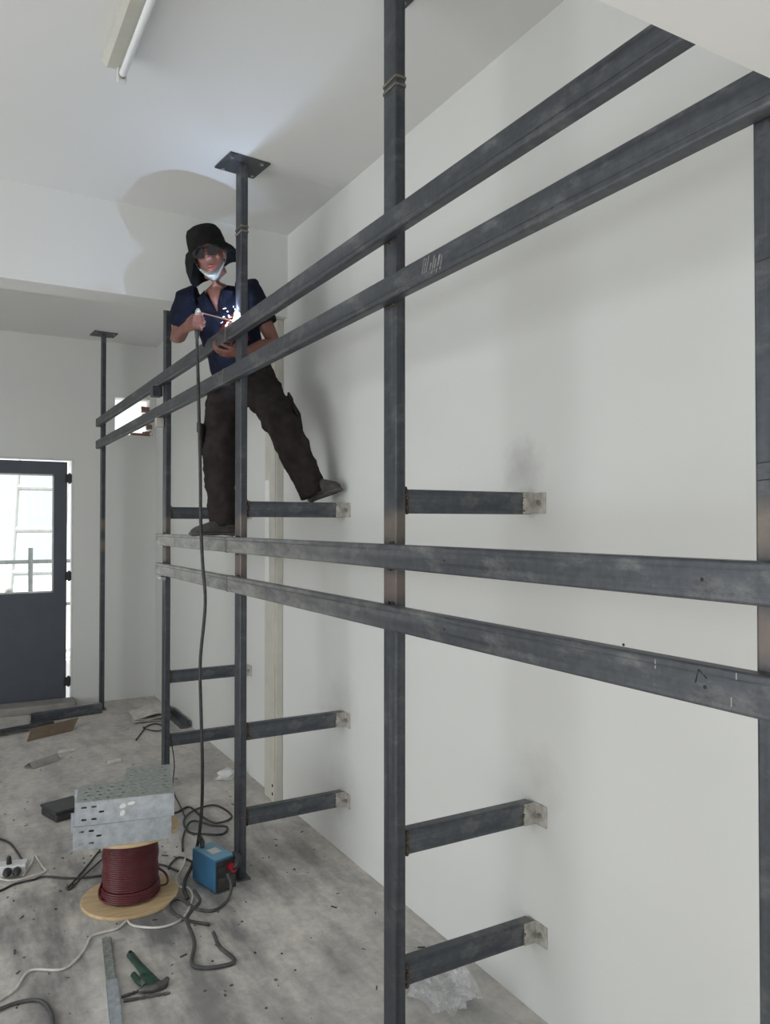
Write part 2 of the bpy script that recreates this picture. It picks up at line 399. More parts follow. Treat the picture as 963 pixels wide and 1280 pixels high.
# far wall with door opening and a knocked-through hole for the rails
def far_keep(x, z):
    return not ((0.06 < x < 1.03 and z < 2.315) or (1.40 < x < 1.73 and 2.57 < z < 2.93))
bm = B()
panel(bm, [XL, 0.06, 1.03, 1.40, 1.73, XR], [0, 2.315, 2.57, 2.93, ZC], far_keep, lambda u, v, t: (u, YF+t, v), 0.15)
wf = structure(obj('wall_far', bm, M['wall']))
bm = B()
panel(bm, [YN, 0.8, 4.3, YF], [0, 0.3, 2.8, ZC], lambda y, z: not (0.8 < y < 4.3 and 0.3 < z < 2.8), lambda u, v, t: (XL-t, u, v), 0.15)
structure(obj('wall_left', bm, M['wall']))
bm = B()
panel(bm, [XL, -1.8, 0.6, XR], [0, 2.2, ZC], lambda x, z: not (-1.8 < x < 0.6 and z < 2.2), lambda u, v, t: (u, YN-t, v), 0.15)
structure(obj('wall_near', bm, M['wall']))
b = B()
for lo, hi in (((0.8, 0.3), (0.86, 2.8)), ((4.24, 0.3), (4.3, 2.8)), ((0.86, 0.3), (4.24, 0.35)), ((0.86, 2.75), (4.24, 2.8)), ((2.52, 0.35), (2.58, 2.75))):
    box(b, (XL-0.10, lo[0], lo[1]), (XL-0.06, hi[0], hi[1]))
structure(obj('window_1', b, M['frame_w']))
# downstand beams
bm = B(); box(bm, (XL, 4.37, 2.957), (XR, 4.57, ZC)); structure(obj('ceiling_beam', bm, M['wall']))
bm = B(); box(bm, (XL, 0.30, 2.40), (XR, 0.748, ZC)); structure(obj('ceiling_beam', bm, M['ceil']))
# broken brick edges in the hole
for c, s, a in [((1.70, 7.83, 2.60), (0.05, 0.05, 0.03), 8), ((1.715, 7.84, 2.67), (0.035, 0.06, 0.03), -6), ((1.70, 7.85, 2.78), (0.05, 0.06, 0.03), 5), ((1.69, 7.86, 2.845), (0.06, 0.06, 0.028), -9), ((1.60, 7.85, 2.585), (0.07, 0.06, 0.02), 4)]:
    bm = B(); box(bm, V(c)+V((.016, 0, -.006))-V(s)*0.75, V(c)+V((.016, 0, -.006))+V(s)*0.75, 0.006, rotz(c, a))
    for v in bm.verts: v.co += V((random.uniform(-.006, .006), random.uniform(-.006, .006), random.uniform(-.006, .006)))
    obj('brick', bm, M['brick'], wf, origin=c)
# door
d1 = bpy.data.objects.new('door_1', None); COL.objects.link(d1); d1.location = (0.52, 7.86, 0); ORG['door_1'] = V((0.52, 7.86, 0)); structure(d1)
fr = B(); box(fr, (0.06, 7.80, 0.0), (0.085, 7.90, 2.315)); box(fr, (1.015, 7.80, 0.0), (1.03, 7.90, 2.315)); box(fr, (0.085, 7.80, 2.300), (1.015, 7.90, 2.315))
obj('door_frame', fr, M['frame_w'], d1)
leaf = B()
panel(leaf, [0.095, 0.225, 0.86, 0.975], [0.03, 1.06, 2.165, 2.285], lambda x, z: not (0.225 < x < 0.86 and 1.06 < z < 2.165), lambda u, v, t: (u, 7.825+t, v), 0.045)
leaf_o = obj('door_leaf', leaf, M['doorgrey'], d1)
b = B(); 
for lo, hi in (((0.225, 7.832, 1.06), (0.86, 7.855, 1.075)), ((0.225, 7.832, 2.15), (0.86, 7.855, 2.165)), ((0.225, 7.832, 1.06), (0.238, 7.855, 2.165)), ((0.847, 7.832, 1.06), (0.86, 7.855, 2.165))): box(b, lo, hi)
obj('glazing_bead', b, M['frame_w'], leaf_o)
b = B(); box(b, (0.235, 7.843, 1.07), (0.85, 7.848, 2.155)); obj('pane', b, M['glass'], leaf_o)
for z in (0.17, 1.16, 2.08):
    b = B(); cyl(b, (0.995, 7.818, z), (0.995, 7.818, z+0.10), 0.011, 10); box(b, (0.955, 7.812, z+0.01), (1.018, 7.826, z+0.09), 0.002)
    obj('hinge', b, M['blackplastic'], d1)
b = B(); box(b, (0.13, 7.80, 0.98), (0.155, 7.826, 1.14), 0.004); limb(b, [(0.143, 7.80, 1.08), (0.143, 7.775, 1.08), (0.25, 7.77, 1.08)], 0.008, 8)
obj('handle', b, M['jaw'], leaf_o)
b = B(); box(b, (0.0, 7.55, 0.0), (1.03, 7.80, 0.075), 0.012)
structure(obj('doorstep', b, M['step']))
# outside
b = B(); box(b, (-12, 7.97, -0.35), (14, 32, -0.30)); structure(obj('ground_outside', b, M['ground']))
sc = thing('scaffold_ladder', 'pale steel access ladder leaning outside behind the door glass', 'ladder', (0.62, 10.9, -0.30))
def stile(x0, x1): 
    b = B(); cyl(b, (x0, 10.9, -0.30), (x1, 11.1, 3.1), 0.048, 10); return b
obj('stile', stile(0.62, 0.80), M['scaf'], sc); obj('stile', stile(1.22, 1.40), M['scaf'], sc)
for k in range(6):
    z = -0.02 + 0.55*k; t = (z+0.30)/3.4
    b = B(); cyl(b, (0.62+0.18*t, 10.9+0.2*t, z), (1.22+0.18*t, 10.9+0.2*t, z), 0.042, 8); obj('rung', b, M['scaf'], sc)
hr = thing('site_handrail', 'pale low steel handrail outside the glazed door', 'handrail', (0.3, 9.9, -0.30))
for x in (-0.6, 0.84, 1.7):
    b = B(); cyl(b, (x, 9.9, -0.30), (x, 9.9, 1.42 if x == 0.84 else 1.3), 0.026, 8); obj('upright', b, M['scaf'], hr)
for z in (0.75, 1.26):
    b = B(); cyl(b, (-0.6, 9.9, z), (1.7, 9.9, z), 0.022, 8); obj('rail', b, M['scaf'], hr)

# trunking on the right wall
tr = thing('wall_trunking', 'cream vertical steel trunking fixed to the wall below the beam', 'trunking', (1.75, 4.53, 0))
b = B(); box(b, (1.745, 4.43, 0.0), (1.789, 4.63, 2.955), 0.004); obj('channel', b, M['trunk'], tr)
b = B(); box(b, (1.738, 4.44, 0.0), (1.745, 4.50, 2.955), 0.001); obj('cover', b, M['trunk'], tr)
b = B(); box(b, (1.741, 4.548, 1.33), (1.745, 4.618, 1.975), 0.001); obj('white_strip', b, M['strip'], tr)  # whiter band over part of the channel's height
for z in (0.05, 0.10):
    b = B(); cyl(b, (1.7365, 4.47, z), (1.7381, 4.47, z), 0.010, 10); obj('bolt', b, M['ink'], tr)

# ------------------------------------------------------------------ welded frame
XP0, XP1 = 1.220, 1.256          # posts
XQ0, XQ1 = 1.182, 1.2195         # rails in front of the posts
fo = V((1.22, 3.61, 0))
F = thing('steel_support_frame', 'tall welded black steel frame of posts, long rails and wall arms', 'steel frame', fo)
PY = [0.81, 2.127, 3.61, 5.08, 7.48]
posts = []
for i, y in enumerate(PY):
    b = B(); hollow(b, ((XP0+XP1)/2, y, 0.006 if i else 0), ((XP0+XP1)/2, y, ZC-0.008), (1, 0, 0), XP1-XP0, (0, 1, 0), 0.082, 0.003, 0.006)
    p = obj('post', b, M['post'], F, origin=((XP0+XP1)/2, y, 0)); posts.append(p)
    # ceiling plate, slightly twisted
    if i != 3:
        b = B(); box(b, (1.24-0.105, y-0.095, ZC-0.010), (1.24+0.105, y+0.095, ZC-0.0005), 0.002, rotz((1.24, y, 0), [0, 3, 6, 2, 4][i])); cp = obj('ceiling_plate', b, M['post'], p)
        for sx in (-1, 1):
            for sy in (-1, 1):
                b = B(); cyl(b, (1.24+sx*0.075, y+sy*0.07, ZC-0.016), (1.24+sx*0.075, y+sy*0.07, ZC-0.009), 0.009, 6)
                obj('anchor_bolt', b, M['bolt'], p)
    b = B(); box(b, (1.24-0.034, y-0.056, 0.0), (1.24+0.034, y+0.056, 0.007), 0.002); obj('base_plate', b, M['post'], p)
    # splice weld high on the post
    if i in (1, 2):
        b = B(); zs = 3.105 if i == 1 else 3.13
        for dz in (-0.012, 0.012):
            hollow(b, ((XP0+XP1)/2, y, zs+dz-0.004), ((XP0+XP1)/2, y, zs+dz+0.004), (1, 0, 0), XP1-XP0+0.006, (0, 1, 0), 0.088, 0.006, 0.007)
        obj('splice_weld', b, M['weldpale'], p)
# rails (top z)
RT = [2.675, 2.471, 1.637, 1.447]
rails = []
for i, zt in enumerate(RT):
    y0, y1 = (0.752, 7.535) if i < 2 else (0.30, 5.145)
    b = B(); hollow(b, ((XQ0+XQ1)/2, y0, zt-0.0375), ((XQ0+XQ1)/2, y1, zt-0.0375), (1, 0, 0), XQ1-XQ0, (0, 0, 1), 0.075, 0.003, 0.006)
    r = obj('rail', b, M['rail'] if i < 2 else M['rail_dusty'], F, origin=((XQ0+XQ1)/2, y0, zt-0.0375)); rails.append(r)
    # rolled seam lip along the face
    b = B(); zl = zt-0.075+0.020 if i < 2 else zt-0.016
    box(b, (XQ0-0.0012, y0, zl-0.0015), (XQ0+0.0005, y1, zl+0.0015)); obj('seam_lip', b, M['rail'], r)
    ys = [3.69, 3.72, 3.68, 3.66][i]
    b = B(); hollow(b, ((XQ0+XQ1)/2, ys-0.006, zt-0.0375), ((XQ0+XQ1)/2, ys+0.006, zt-0.0375), (1, 0, 0), XQ1-XQ0+0.004, (0, 0, 1), 0.079, 0.005, 0.007)
    obj('joint_weld', b, M['weldpale'], r)
def weld_bead(parent, pts, r=0.006, mat='weld'):
    b = B()
    for k in range(len(pts)-1):
        a, c = V(pts[k]), V(pts[k+1]); n = max(2, int((c-a).length/0.010))
        for j in range(n):
            p = a.lerp(c, (j+0.5)/n) + V((random.uniform(-.003, .003), random.uniform(-.003, .003), random.uniform(-.003, .003)))
            ball(b, p, r*random.uniform(0.7, 1.4), 6)
    return obj('weld_bead', b, M[mat], parent, smooth=True)
for i, y in enumerate(PY):
    for k, zt in enumerate(RT):
        if i == 4 and k > 1: continue
        if i == 2 and k == 0: continue
        weld_bead(posts[i], [(XP0-0.001, y-0.036, zt+0.003), (XP0-0.001, y+0.002, zt+0.003)], 0.005)
        weld_bead(posts[i], [(XP0-0.001, y-0.03, zt-0.078), (XP0-0.001, y+0.01, zt-0.078)], 0.005)
# wall arms with cleats
ARM = [1.772, 0.695, 0.286]
for i, y in enumerate(PY[:4]):
    for k, zc in enumerate(ARM):
        if i == 3 and k: zc += 0.012
        ya = y - 0.008
        b = B(); hollow(b, (XP1-0.001, ya, zc), (1.776, ya, zc), (0, 1, 0), 0.044, (0, 0, 1), 0.077, 0.003, 0.006)
        a = obj('wall_arm', b, M['arm'], F, origin=(XP1, ya, zc))
        weld_bead(a, [(XP1+0.009, ya-0.023, zc-0.037), (XP1+0.009, ya-0.023, zc+0.038)], 0.007)
        weld_bead(a, [(XP1+0.005, ya-0.020, zc+0.040), (XP1+0.005, ya+0.018, zc+0.040)], 0.006)
        # angle cleat: one leg on the arm's face, one on the wall
        b = B(); box(b, (1.735, ya-0.0275, zc-0.037), (1.787, ya-0.0222, zc+0.037), 0.0015)
        box(b, (1.7835, ya-0.082, zc-0.037), (1.7895, ya-0.0222, zc+0.037), 0.0015)
        obj('cleat', b, M['cleat'], a)
        b = B(); cyl(b, (1.770, ya-0.054, zc+0.002), (1.784, ya-0.054, zc+0.002), 0.009, 6); cyl(b, (1.760, ya-0.054, zc+0.002), (1.771, ya-0.054, zc+0.002), 0.005, 8)
        obj('bolt', b, M['bolt'], a)
        weld_bead(a, [(1.735, ya-0.025, zc-0.033), (1.735, ya-0.025, zc+0.035)], 0.004, 'weldpale')
# little block and clip by the second rail pair on the fourth post
b = B(); box(b, (1.15, 5.10, 2.535), (1.215, 5.18, 2.60), 0.004); obj('spacer_block', b, M['post'], F)
b = B(); box(b, (1.165, 5.06, 2.33), (1.215, 5.11, 2.388), 0.004); obj('clip', b, M['cleat'], F)
b = B(); box(b, (1.19, 5.02, 1.338), (1.219, 5.10, 1.362), 0.003); obj('clip', b, M['bolt'], F)
# holes drilled in rails, chalk ticks and marker sign
for i, y, z in [(2, 1.76, 1.60), (2, 0.93, 1.60), (3, 1.76, 1.412), (3, 0.925, 1.408)]:
    b = B(); cyl(b, (XQ0-0.0008, y, z), (XQ0+0.0004, y, z), 0.0036, 10); obj('drilled_hole', b, M['ink'], rails[i])
b = B()
limb(b, [(XQ0-0.0006, 0.945, 1.413), (XQ0-0.0006, 0.938, 1.438), (XQ0-0.0006, 0.921, 1.424)], 0.0011, 6, False)
obj('marker_sign', b, M['ink'], rails[3])
for y, z0, z1, i in [(1.035, 1.423, 1.441, 3), (0.87, 1.384, 1.40, 3), (0.86, 1.43, 1.444, 3)]:
    b = B(); box(b, (XQ0-0.0012, y, z0), (XQ0+0.0002, y+0.002, z1)); obj('chalk_tick', b, M['chalk'], rails[i])
for k in range(9):
    y = 1.775 + 0.012*k + random.uniform(-.004, .004); z0 = 2.402 + random.uniform(0, .02); z1 = z0 + random.uniform(.02, .048)
    b = B(); box(b, (XQ0-0.0008, y, z0), (XQ0+0.0003, y+random.uniform(.002, .006), min(z1, 2.462)))
    for v in b.verts: v.co.y -= (v.co.z-z0)*0.35
    obj('chalk_smear', b, M['smear'], rails[1])
for z in (1.775, 1.805, 2.155):
    b = B(); limb(b, [(XP0-0.0004, 0.845, z), (XP0-0.0004, 0.78, z+.004)], .0008, 6, False); obj('marker_line', b, M['ink'], posts[0])
# ------------------------------------------------------------------ ceiling batten lamp
lt = thing('batten_lamp', 'unlit white fluorescent batten lamp with bare tube on the ceiling', 'lamp', (0.52, 2.4, ZC))
b = B()
prof = [(0.482, 3.415), (0.488, 3.459), (0.565, 3.459), (0.575, 3.425), (0.545, 3.402), (0.50, 3.398)]
for ya, yb in ((1.78, 2.985),):
    v0 = [b.verts.new((x, ya, z)) for x, z in prof]; v1 = [b.verts.new((x, yb, z)) for x, z in prof]
    n = len(prof)
    for i in range(n): b.faces.new((v0[i], v0[(i+1) % n], v1[(i+1) % n], v1[i]))
    b.faces.new(v0); b.faces.new(v1)
obj('housing', b, M['lampwhite'], lt)
for y in (1.80, 2.975):
    b = B(); box(b, (0.535, y-0.012, 3.350), (0.568, y+0.012, 3.41), 0.004); obj('lampholder', b, M['whiteplastic'], lt)
b = B(); cyl(b, (0.551, 1.80, 3.372), (0.551, 2.98, 3.372), 0.0135, 16); tb = obj('tube', b, M['tube'], lt, smooth=False)
for y in (1.81, 2.965):
    b = B(); cyl(b, (0.551, y-0.014, 3.372), (0.551, y+0.014, 3.372), 0.0142, 16); obj('end_cap', b, M['bolt'], tb)

# ------------------------------------------------------------------ person
UP = V((0, 0, 1))
person = thing('person', 'person in black bucket hat, navy polo and dark cargo trousers welding on the rails', 'person', (1.30, 3.93, 1.637))
PEL = V((1.40, 4.06, 2.50)); NB = V((1.213, 3.925, 2.918))
rB = V((-0.85, 0.52, 0)).normalized()
sp = (NB - PEL).normalized(); rT = (rB - sp*rB.dot(sp)).normalized(); fT = sp.cross(rT) * -1
if fT.y > 0: fT = -fT
def spine(t): return PEL.lerp(NB, t)
RS = NB + rT*0.170 + V((0, 0, -0.015)); LS = NB - rT*0.178 + V((0, 0, -0.03))
RE = V((1.055, 4.135, 2.685)); RW = V((1.045, 3.905, 2.70))
LE = V((1.465, 3.765, 2.645)); LW = V((1.290, 3.725, 2.557))
RH = PEL + rB*0.085 + V((0, 0, -0.03)); LH = PEL - rB*0.085 + V((0, 0, -0.03))
RK = V((1.245, 4.00, 2.06)); RA = V((1.268, 3.965, 1.715))
LK = V((1.52, 3.75, 2.20)); LA = V((1.668, 3.670, 1.885))
def torso(bm, g):
    data = [(-0.20, .145, .105), (0.0, .160, .115), (0.25, .148, .105), (0.55, .158, .115), (0.8, .172, .112), (0.93, .150, .085), (1.0, .085, .060)]
    loft(bm, [(spine(t) - fT*(0.015 if t > .5 else 0), rT*(a+g), fT*(b_+g)) for t, a, b_ in data], 24)
def hand(bm, wr, d, n, t, curl, thumb):
    """five fingers: d wrist->knuckles, n palm side, t thumb side"""
    d, n, t = V(d).normalized(), V(n), V(t); n = (n - d*n.dot(d)).normalized(); t = (t - d*t.dot(d) - n*t.dot(n)).normalized()
    k = wr + d*0.088
    loft(bm, [(wr - d*0.02, t*0.027, n*0.020), (wr + d*0.02, t*0.032, n*0.017), (wr + d*0.06, t*0.040, n*0.015), (k, t*0.041, n*0.013), (k + d*0.012, t*0.036, n*0.009)], 14)
    ln = [(.042, .026, .021), (.046, .029, .022), (.043, .027, .021), (.034, .021, .019)]
    for i in range(4):
        p = k + t*(0.030 - 0.0205*i) - d*(0.004 if i in (0, 3) else 0); ang = 0; pts = [p - d*0.015, p]
        for j, s in enumerate(ln[i]):
            ang += curl[j]
            p = p + (d*math.cos(ang) + n*math.sin(ang))*s; pts.append(p)
        limb(bm, pts, [.0095, .0095, .0088, .0080, .0068], 10)
    p0 = wr + d*0.028 + t*0.024
    a = (d*0.55 + t*0.65 + n*0.5*thumb).normalized(); c = (d*0.8 + t*0.1 + n*0.75*thumb).normalized()
    limb(bm, [p0, p0 + a*0.038, p0 + a*0.038 + c*0.032, p0 + a*0.038 + c*0.055], [.014, .0115, .0098, .0078], 10)
# head frame: x towards the person's left, y out of the face, z up
HC = V((1.150, 3.850, 3.070))
hF = V((-0.43, -0.86, -0.20)).normalized()
u0 = (UP - hF*UP.dot(hF)).normalized(); l0 = u0.cross(hF)
tilt = math.radians(16)
hU = (u0*math.cos(tilt) - l0*math.sin(tilt)).normalized(); hL = hU.cross(hF).normalized()
def H(x, y, z): return HC + hL*x + hF*y + hU*z
HM = Matrix((hL, hF, hU)).transposed()
bm = B()
# body
torso(bm, -0.012)
loft(bm, [(NB - sp*0.05, rT*0.075, fT*0.062), (NB + sp*0.015, rT*0.062, fT*0.058), (H(0, -0.004, -0.10), hL*0.060, hF*0.062), (H(0, -0.02, -0.04), hL*0.050, hF*0.055)], 18)
limb(bm, [NB + fT*0.045, NB + fT*0.092 - sp*0.03, NB + fT*0.108 - sp*0.085], [0.040, 0.020, 0.004], 12)   # open neck of the polo
hs = [(-.118, .022, .078, .035), (-.104, .040, .092, .0), (-.075, .055, .095, -.03), (-.035, .065, .092, -.065), (.005, .071, .088, -.088), (.045, .074, .090, -.097), (.085, .067, .078, -.088), (.112, .047, .048, -.062), (.124, .016, .012, -.02)]
loft(bm, [(H(0, (f+bk)/2, z), hL*w_, hF*(f-bk)/2) for z, w_, f, bk in hs], 24)
limb(bm, [H(0, .086, .025), H(0, .100, 0.0), H(0, .108, -.018)], [.008, .010, .013], 10)
ball(bm, H(.012, .096, -.022), .008, 8); ball(bm, H(-.012, .096, -.022), .008, 8)
ball(bm, H(0, .084, .042), (.058, .012, .010), 10, HM)
ball(bm, H(.040, .066, -.018), (.018, .016, .016), 10, HM); ball(bm, H(-.040, .066, -.018), (.018, .016, .016), 10, HM)
for s in (-1, 1): ball(bm, H(.073*s, -.012, -.005), (.010, .018, .030), 10, HM)
# arms
limb(bm, [RS, RS.lerp(RE, .5), RE, RE.lerp(RW, .35), RW], [.046, .042, .034, .036, .025], 14)
limb(bm, [LS, LS.lerp(LE, .5), LE, LE.lerp(LW, .35), LW], [.048, .043, .036, .038, .026], 14)
hand(bm, RW, (0.14, -0.98, 0.10), (1, 0.14, 0), (0, 0, 1), (1.0, 1.3, 0.9), 1.0)
hand(bm, LW, (-0.90, 0.42, 0.0), (0.1, 0.2, 1), (-0.3, -0.95, 0.1), (0.25, 0.65, 0.7), 0.3)
# legs
limb(bm, [RH, RH.lerp(RK, .5), RK, RK.lerp(RA, .3), RA], [.082, .072, .055, .055, .036], 14)
limb(bm, [LH, LH.lerp(LK, .5), LK, LK.lerp(LA, .3), LA], [.082, .072, .055, .055, .036], 14)
body = obj('body', remesh(bm, 0.0052, 3), M['skin'], person, smooth=True)
# lips
b = B(); limb(b, [H(-.024, .089, -.068), H(0, .098, -.063), H(.024, .089, -.068)], [.003, .0055, .003], 8); limb(b, [H(-.020, .089, -.072), H(0, .097, -.076), H(.020, .089, -.072)], [.003, .006, .003], 8)
obj('lips', b, M['lips'], person, smooth=True)
# hair below the hat
b = B(); loft(b, [(H(0, -.030, -.055), hL*.060, hF*.052), (H(0, -.026, -.02), hL*.074, hF*.064), (H(0, -.020, .03), hL*.078, hF*.078), (H(0, -.010, .075), hL*.074, hF*.088), (H(0, -.010, .11), hL*.050, hF*.06)], 20)
obj('hair', b, M['hair'], person, smooth=True)
# bucket hat with a wide floppy brim
b = B(); n = 40
rows = [(0.150, .025), (0.147, .055), (0.136, .080), (0.112, .094), (0.080, .100), (0.040, .104)]
rings = []
for z, r in rows:
    rings.append([b.verts.new(H(r*0.94*math.sin(2*PI*i/n), r*1.08*math.cos(2*PI*i/n) - .008, z + (0.004*math.sin(3*2*PI*i/n) if r > .06 else 0))) for i in range(n)])
def droop(a):
    # a=0 front, +pi/2 person's left, -pi/2 person's right
    right = max(0, math.cos(a + 1.75))**1.2; left = max(0, math.cos(a - 1.45))**2
    return 0.036 - 0.030*max(0, math.cos(a)) + 0.088*right + 0.030*left + 0.045*max(0, -math.cos(a))
for k, (rr, dd) in enumerate([(0.114, 0.05), (0.134, 0.30), (0.150, 0.68), (0.154, 1.12)]):
    ring = []
    for i in range(n):
        a = 2*PI*i/n
        wv = 1 + 0.05*math.sin(3*a + 0.7) + 0.03*math.sin(7*a)
        sq = 1 - 0.28*max(0, math.cos(a))                       # front brim shorter
        r = rr*wv*(sq if k else 1); r = max(r, 0.106 + 0.008*k)
        if math.cos(a + 1.75) > 0: r *= 1 - 0.14*(k/3)*math.cos(a + 1.75)
        ring.append(b.verts.new(H(r*0.97*math.sin(a), r*1.05*math.cos(a) - .008, 0.040 - dd*droop(a) + 0.010*(k/3)*math.sin(5*a + 1))))
    rings.append(ring)
b.faces.new(rings[0])
for r0, r1 in zip(rings, rings[1:]):
    for i in range(n): b.faces.new((r0[i], r0[(i+1) % n], r1[(i+1) % n], r1[i]))
bmesh.ops.recalc_face_normals(b, faces=b.faces[:])
ht = obj('bucket_hat', b, M['hat'], person, smooth=True)
sm = ht.modifiers.new('felt', 'SOLIDIFY'); sm.thickness = 0.004; sm.offset = -1
# sunglasses
b = B()
for s in (-1, 1):
    secs = []
    for k in range(2):
        y = .112 - .005*k
        secs.append((H(.036*s, y - 0.006, .004), hL*.034, hU*.025))
    loft(b, secs, 16)
gl = obj('sunglasses', b, M['lens'], person)
b = B(); limb(b, [H(-.010, .110, .012), H(0, .113, .014), H(.010, .110, .012)], .0025, 6)
for s in (-1, 1): limb(b, [H(.060*s, .100, .014), H(.076*s, .06, .014), H(.080*s, -.01, .010)], .0026, 6)
obj('temple_frame', b, M['blackplastic'], gl)
# face mask pulled under the chin
b = B(); outer, inner = [], []
for i in range(17):
    a = -1.35 + 2.7*i/16
    x = math.sin(a); y = math.cos(a)
    outer.append([b.verts.new(H(x*.064, .008 + y*.086, -.078 - .016*y + .040*x*x)), b.verts.new(H(x*.066, .010 + y*.092, -.100 - .020*y + .046*x*x)), b.verts.new(H(x*.052, .0 + y*.076, -.122 - .012*y + .050*x*x))])
for q0, q1 in zip(outer, outer[1:]):
    for j in range(2): b.faces.new((q0[j], q1[j], q1[j+1], q0[j+1]))
bmesh.ops.solidify(b, geom=b.faces[:], thickness=0.003)
mk = obj('face_mask', b, M['mask'], person, smooth=True)
b = B()
for s in (-1, 1): limb(b, [H(.065*s, .03, -.062), H(.078*s, .0, -.03), H(.084*s, -.018, .0)], .0016, 6)
obj('ear_loop', b, M['mask'], mk)
# polo shirt
b = B(); torso(b, 0.006)
limb(b, [RS - rT*0.06, RS, RS.lerp(RE, .35), RS.lerp(RE, .62)], [.070, .066, .063, .064], 18, False)
limb(b, [LS + rT*0.06, LS, LS.lerp(LE, .35), LS.lerp(LE, .66)], [.070, .067, .064, .066], 18, False)
me = remesh(b, 0.009, 3, (0.020, 0.085))
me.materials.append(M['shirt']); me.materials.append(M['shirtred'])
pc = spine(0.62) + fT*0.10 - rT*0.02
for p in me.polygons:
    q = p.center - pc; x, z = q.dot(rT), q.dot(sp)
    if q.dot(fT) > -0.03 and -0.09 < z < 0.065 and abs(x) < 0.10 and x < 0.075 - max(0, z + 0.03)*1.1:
        p.material_index = 1  # front area of the shirt coloured dull red
obj('polo_shirt', me, None, person, smooth=True)
for s in (-1, 1):
    b = B()
    q = [NB + rT*(0.066*s) - fT*0.01 + sp*0.016, NB + rT*(0.046*s) + fT*0.072 + sp*0.010, NB + rT*(0.006*s) + fT*0.128 - sp*0.082, NB + rT*(0.060*s) + fT*0.125 - sp*0.060, NB + rT*(0.098*s) + fT*0.065 - sp*0.010]
    b.faces.new([b.verts.new(p) for p in q]); bmesh.ops.solidify(b, geom=b.faces[:], thickness=0.006)
    obj('collar', b, M['shirt'], person)
b = B(); ball(b, NB + fT*0.140 - sp*0.105, 0.006, 8); obj('button', b, M['blackplastic'], person)
# cargo trousers
b = B()
loft(b, [(spine(t), rT*a, fT*d_) for t, a, d_ in [(-0.30, .120, .100), (-0.16, .168, .128), (0.0, .172, .130), (0.12, .158, .118)]], 22)
RA2 = RA + V((0, 0, -0.030)); LA2 = LA + V((-.012, 0, -0.035))
limb(b, [RH + V((0, 0, .02)), RH.lerp(RK, .45), RK, RK.lerp(RA2, .45), RK.lerp(RA2, .8), RA2], [.100, .100, .090, .080, .076, .074], 18, False)
limb(b, [LH + V((0, 0, .02)), LH.lerp(LK, .45), LK, LK.lerp(LA2, .45), LK.lerp(LA2, .8), LA2], [.100, .098, .090, .080, .076, .074], 18, False)
tro = obj('cargo_trousers', remesh(b, 0.0095, 3, (0.042, 0.075)), M['trouser'], person, smooth=True)
def pocket(c, out, upv, w_, h_):
    out, upv = V(out).normalized(), V(upv).normalized(); sd = upv.cross(out).normalized()
    T = Matrix((sd, out, upv)).transposed().to_4x4(); T.translation = V(c)
    b = B(); box(b, (-w_/2, -0.012, -h_/2), (w_/2, 0.012, h_/2), 0.008, T)
    pk = obj('cargo_pocket', b, M['trouser'], tro, smooth=True)
    b = B(); box(b, (-w_/2-.006, 0.004, h_/2-.045), (w_/2+.006, 0.018, h_/2+.012), 0.005, T); obj('pocket_flap', b, M['trouser'], person)
pocket(RH.lerp(RK, .78) + rB*0.088 + fT*0.01, rB, UP, .13, .16)
ld = (LH - LK).normalized(); lo_ = (-rB - ld*(-rB).dot(ld)).normalized()
pocket(LH.lerp(LK, .80) + lo_*0.088, lo_, ld, .13, .16)
# shoes
def shoe(ank, heel, toe, width, cap=1.0):
    heel, toe = V(heel), V(toe); d = toe - heel; L = d.length; d.normalize(); s = V((0, 0, 1)).cross(d).normalized(); u = d.cross(s)
    b = B()
    P = [(0.0, .024, .030, .040), (.08, .034, .042, .046), (.30, .036, .050, .050), (.5, .041, .038, .040), (.72, .047, .030, .030), (.9, .040, .022, .024), (1.0, .018, .014, .018)]
    secs = [(heel + d*(L*t) + u*hc*(cap if t > .4 else 1), s*(wd*width), u*hh*(cap if t > .4 else 1)) for t, wd, hc, hh in P]
    loft(b, secs, 18)
    limb(b, [heel + d*(L*0.22) + u*0.05, ank + V((0, 0, .03))], [.042, .044], 14, False)
    sh = obj('shoe', remesh(b, 0.006, 3), M['shoe'], person, smooth=True)
    b = B(); loft(b, [(heel + d*(L*t) + u*zz, s*(wd*width*1.04), d*0.0001 + u*0.0085) for t, wd, zz in [(-.02, .022, .0095), (.08, .035, .0095), (.3, .037, .0095), (.5, .042, .0095), (.72, .048, .0095), (.92, .040, .0098), (1.03, .016, .011)]], 14)
    obj('sole', b, M['sole'], sh)
shoe(RA, (1.325, 3.975, 1.640), (1.082, 3.925, 1.640), 1.0)
shoe(LA, (1.650, 3.705, 1.814), (1.748, 3.550, 1.868), 1.0, 1.3)

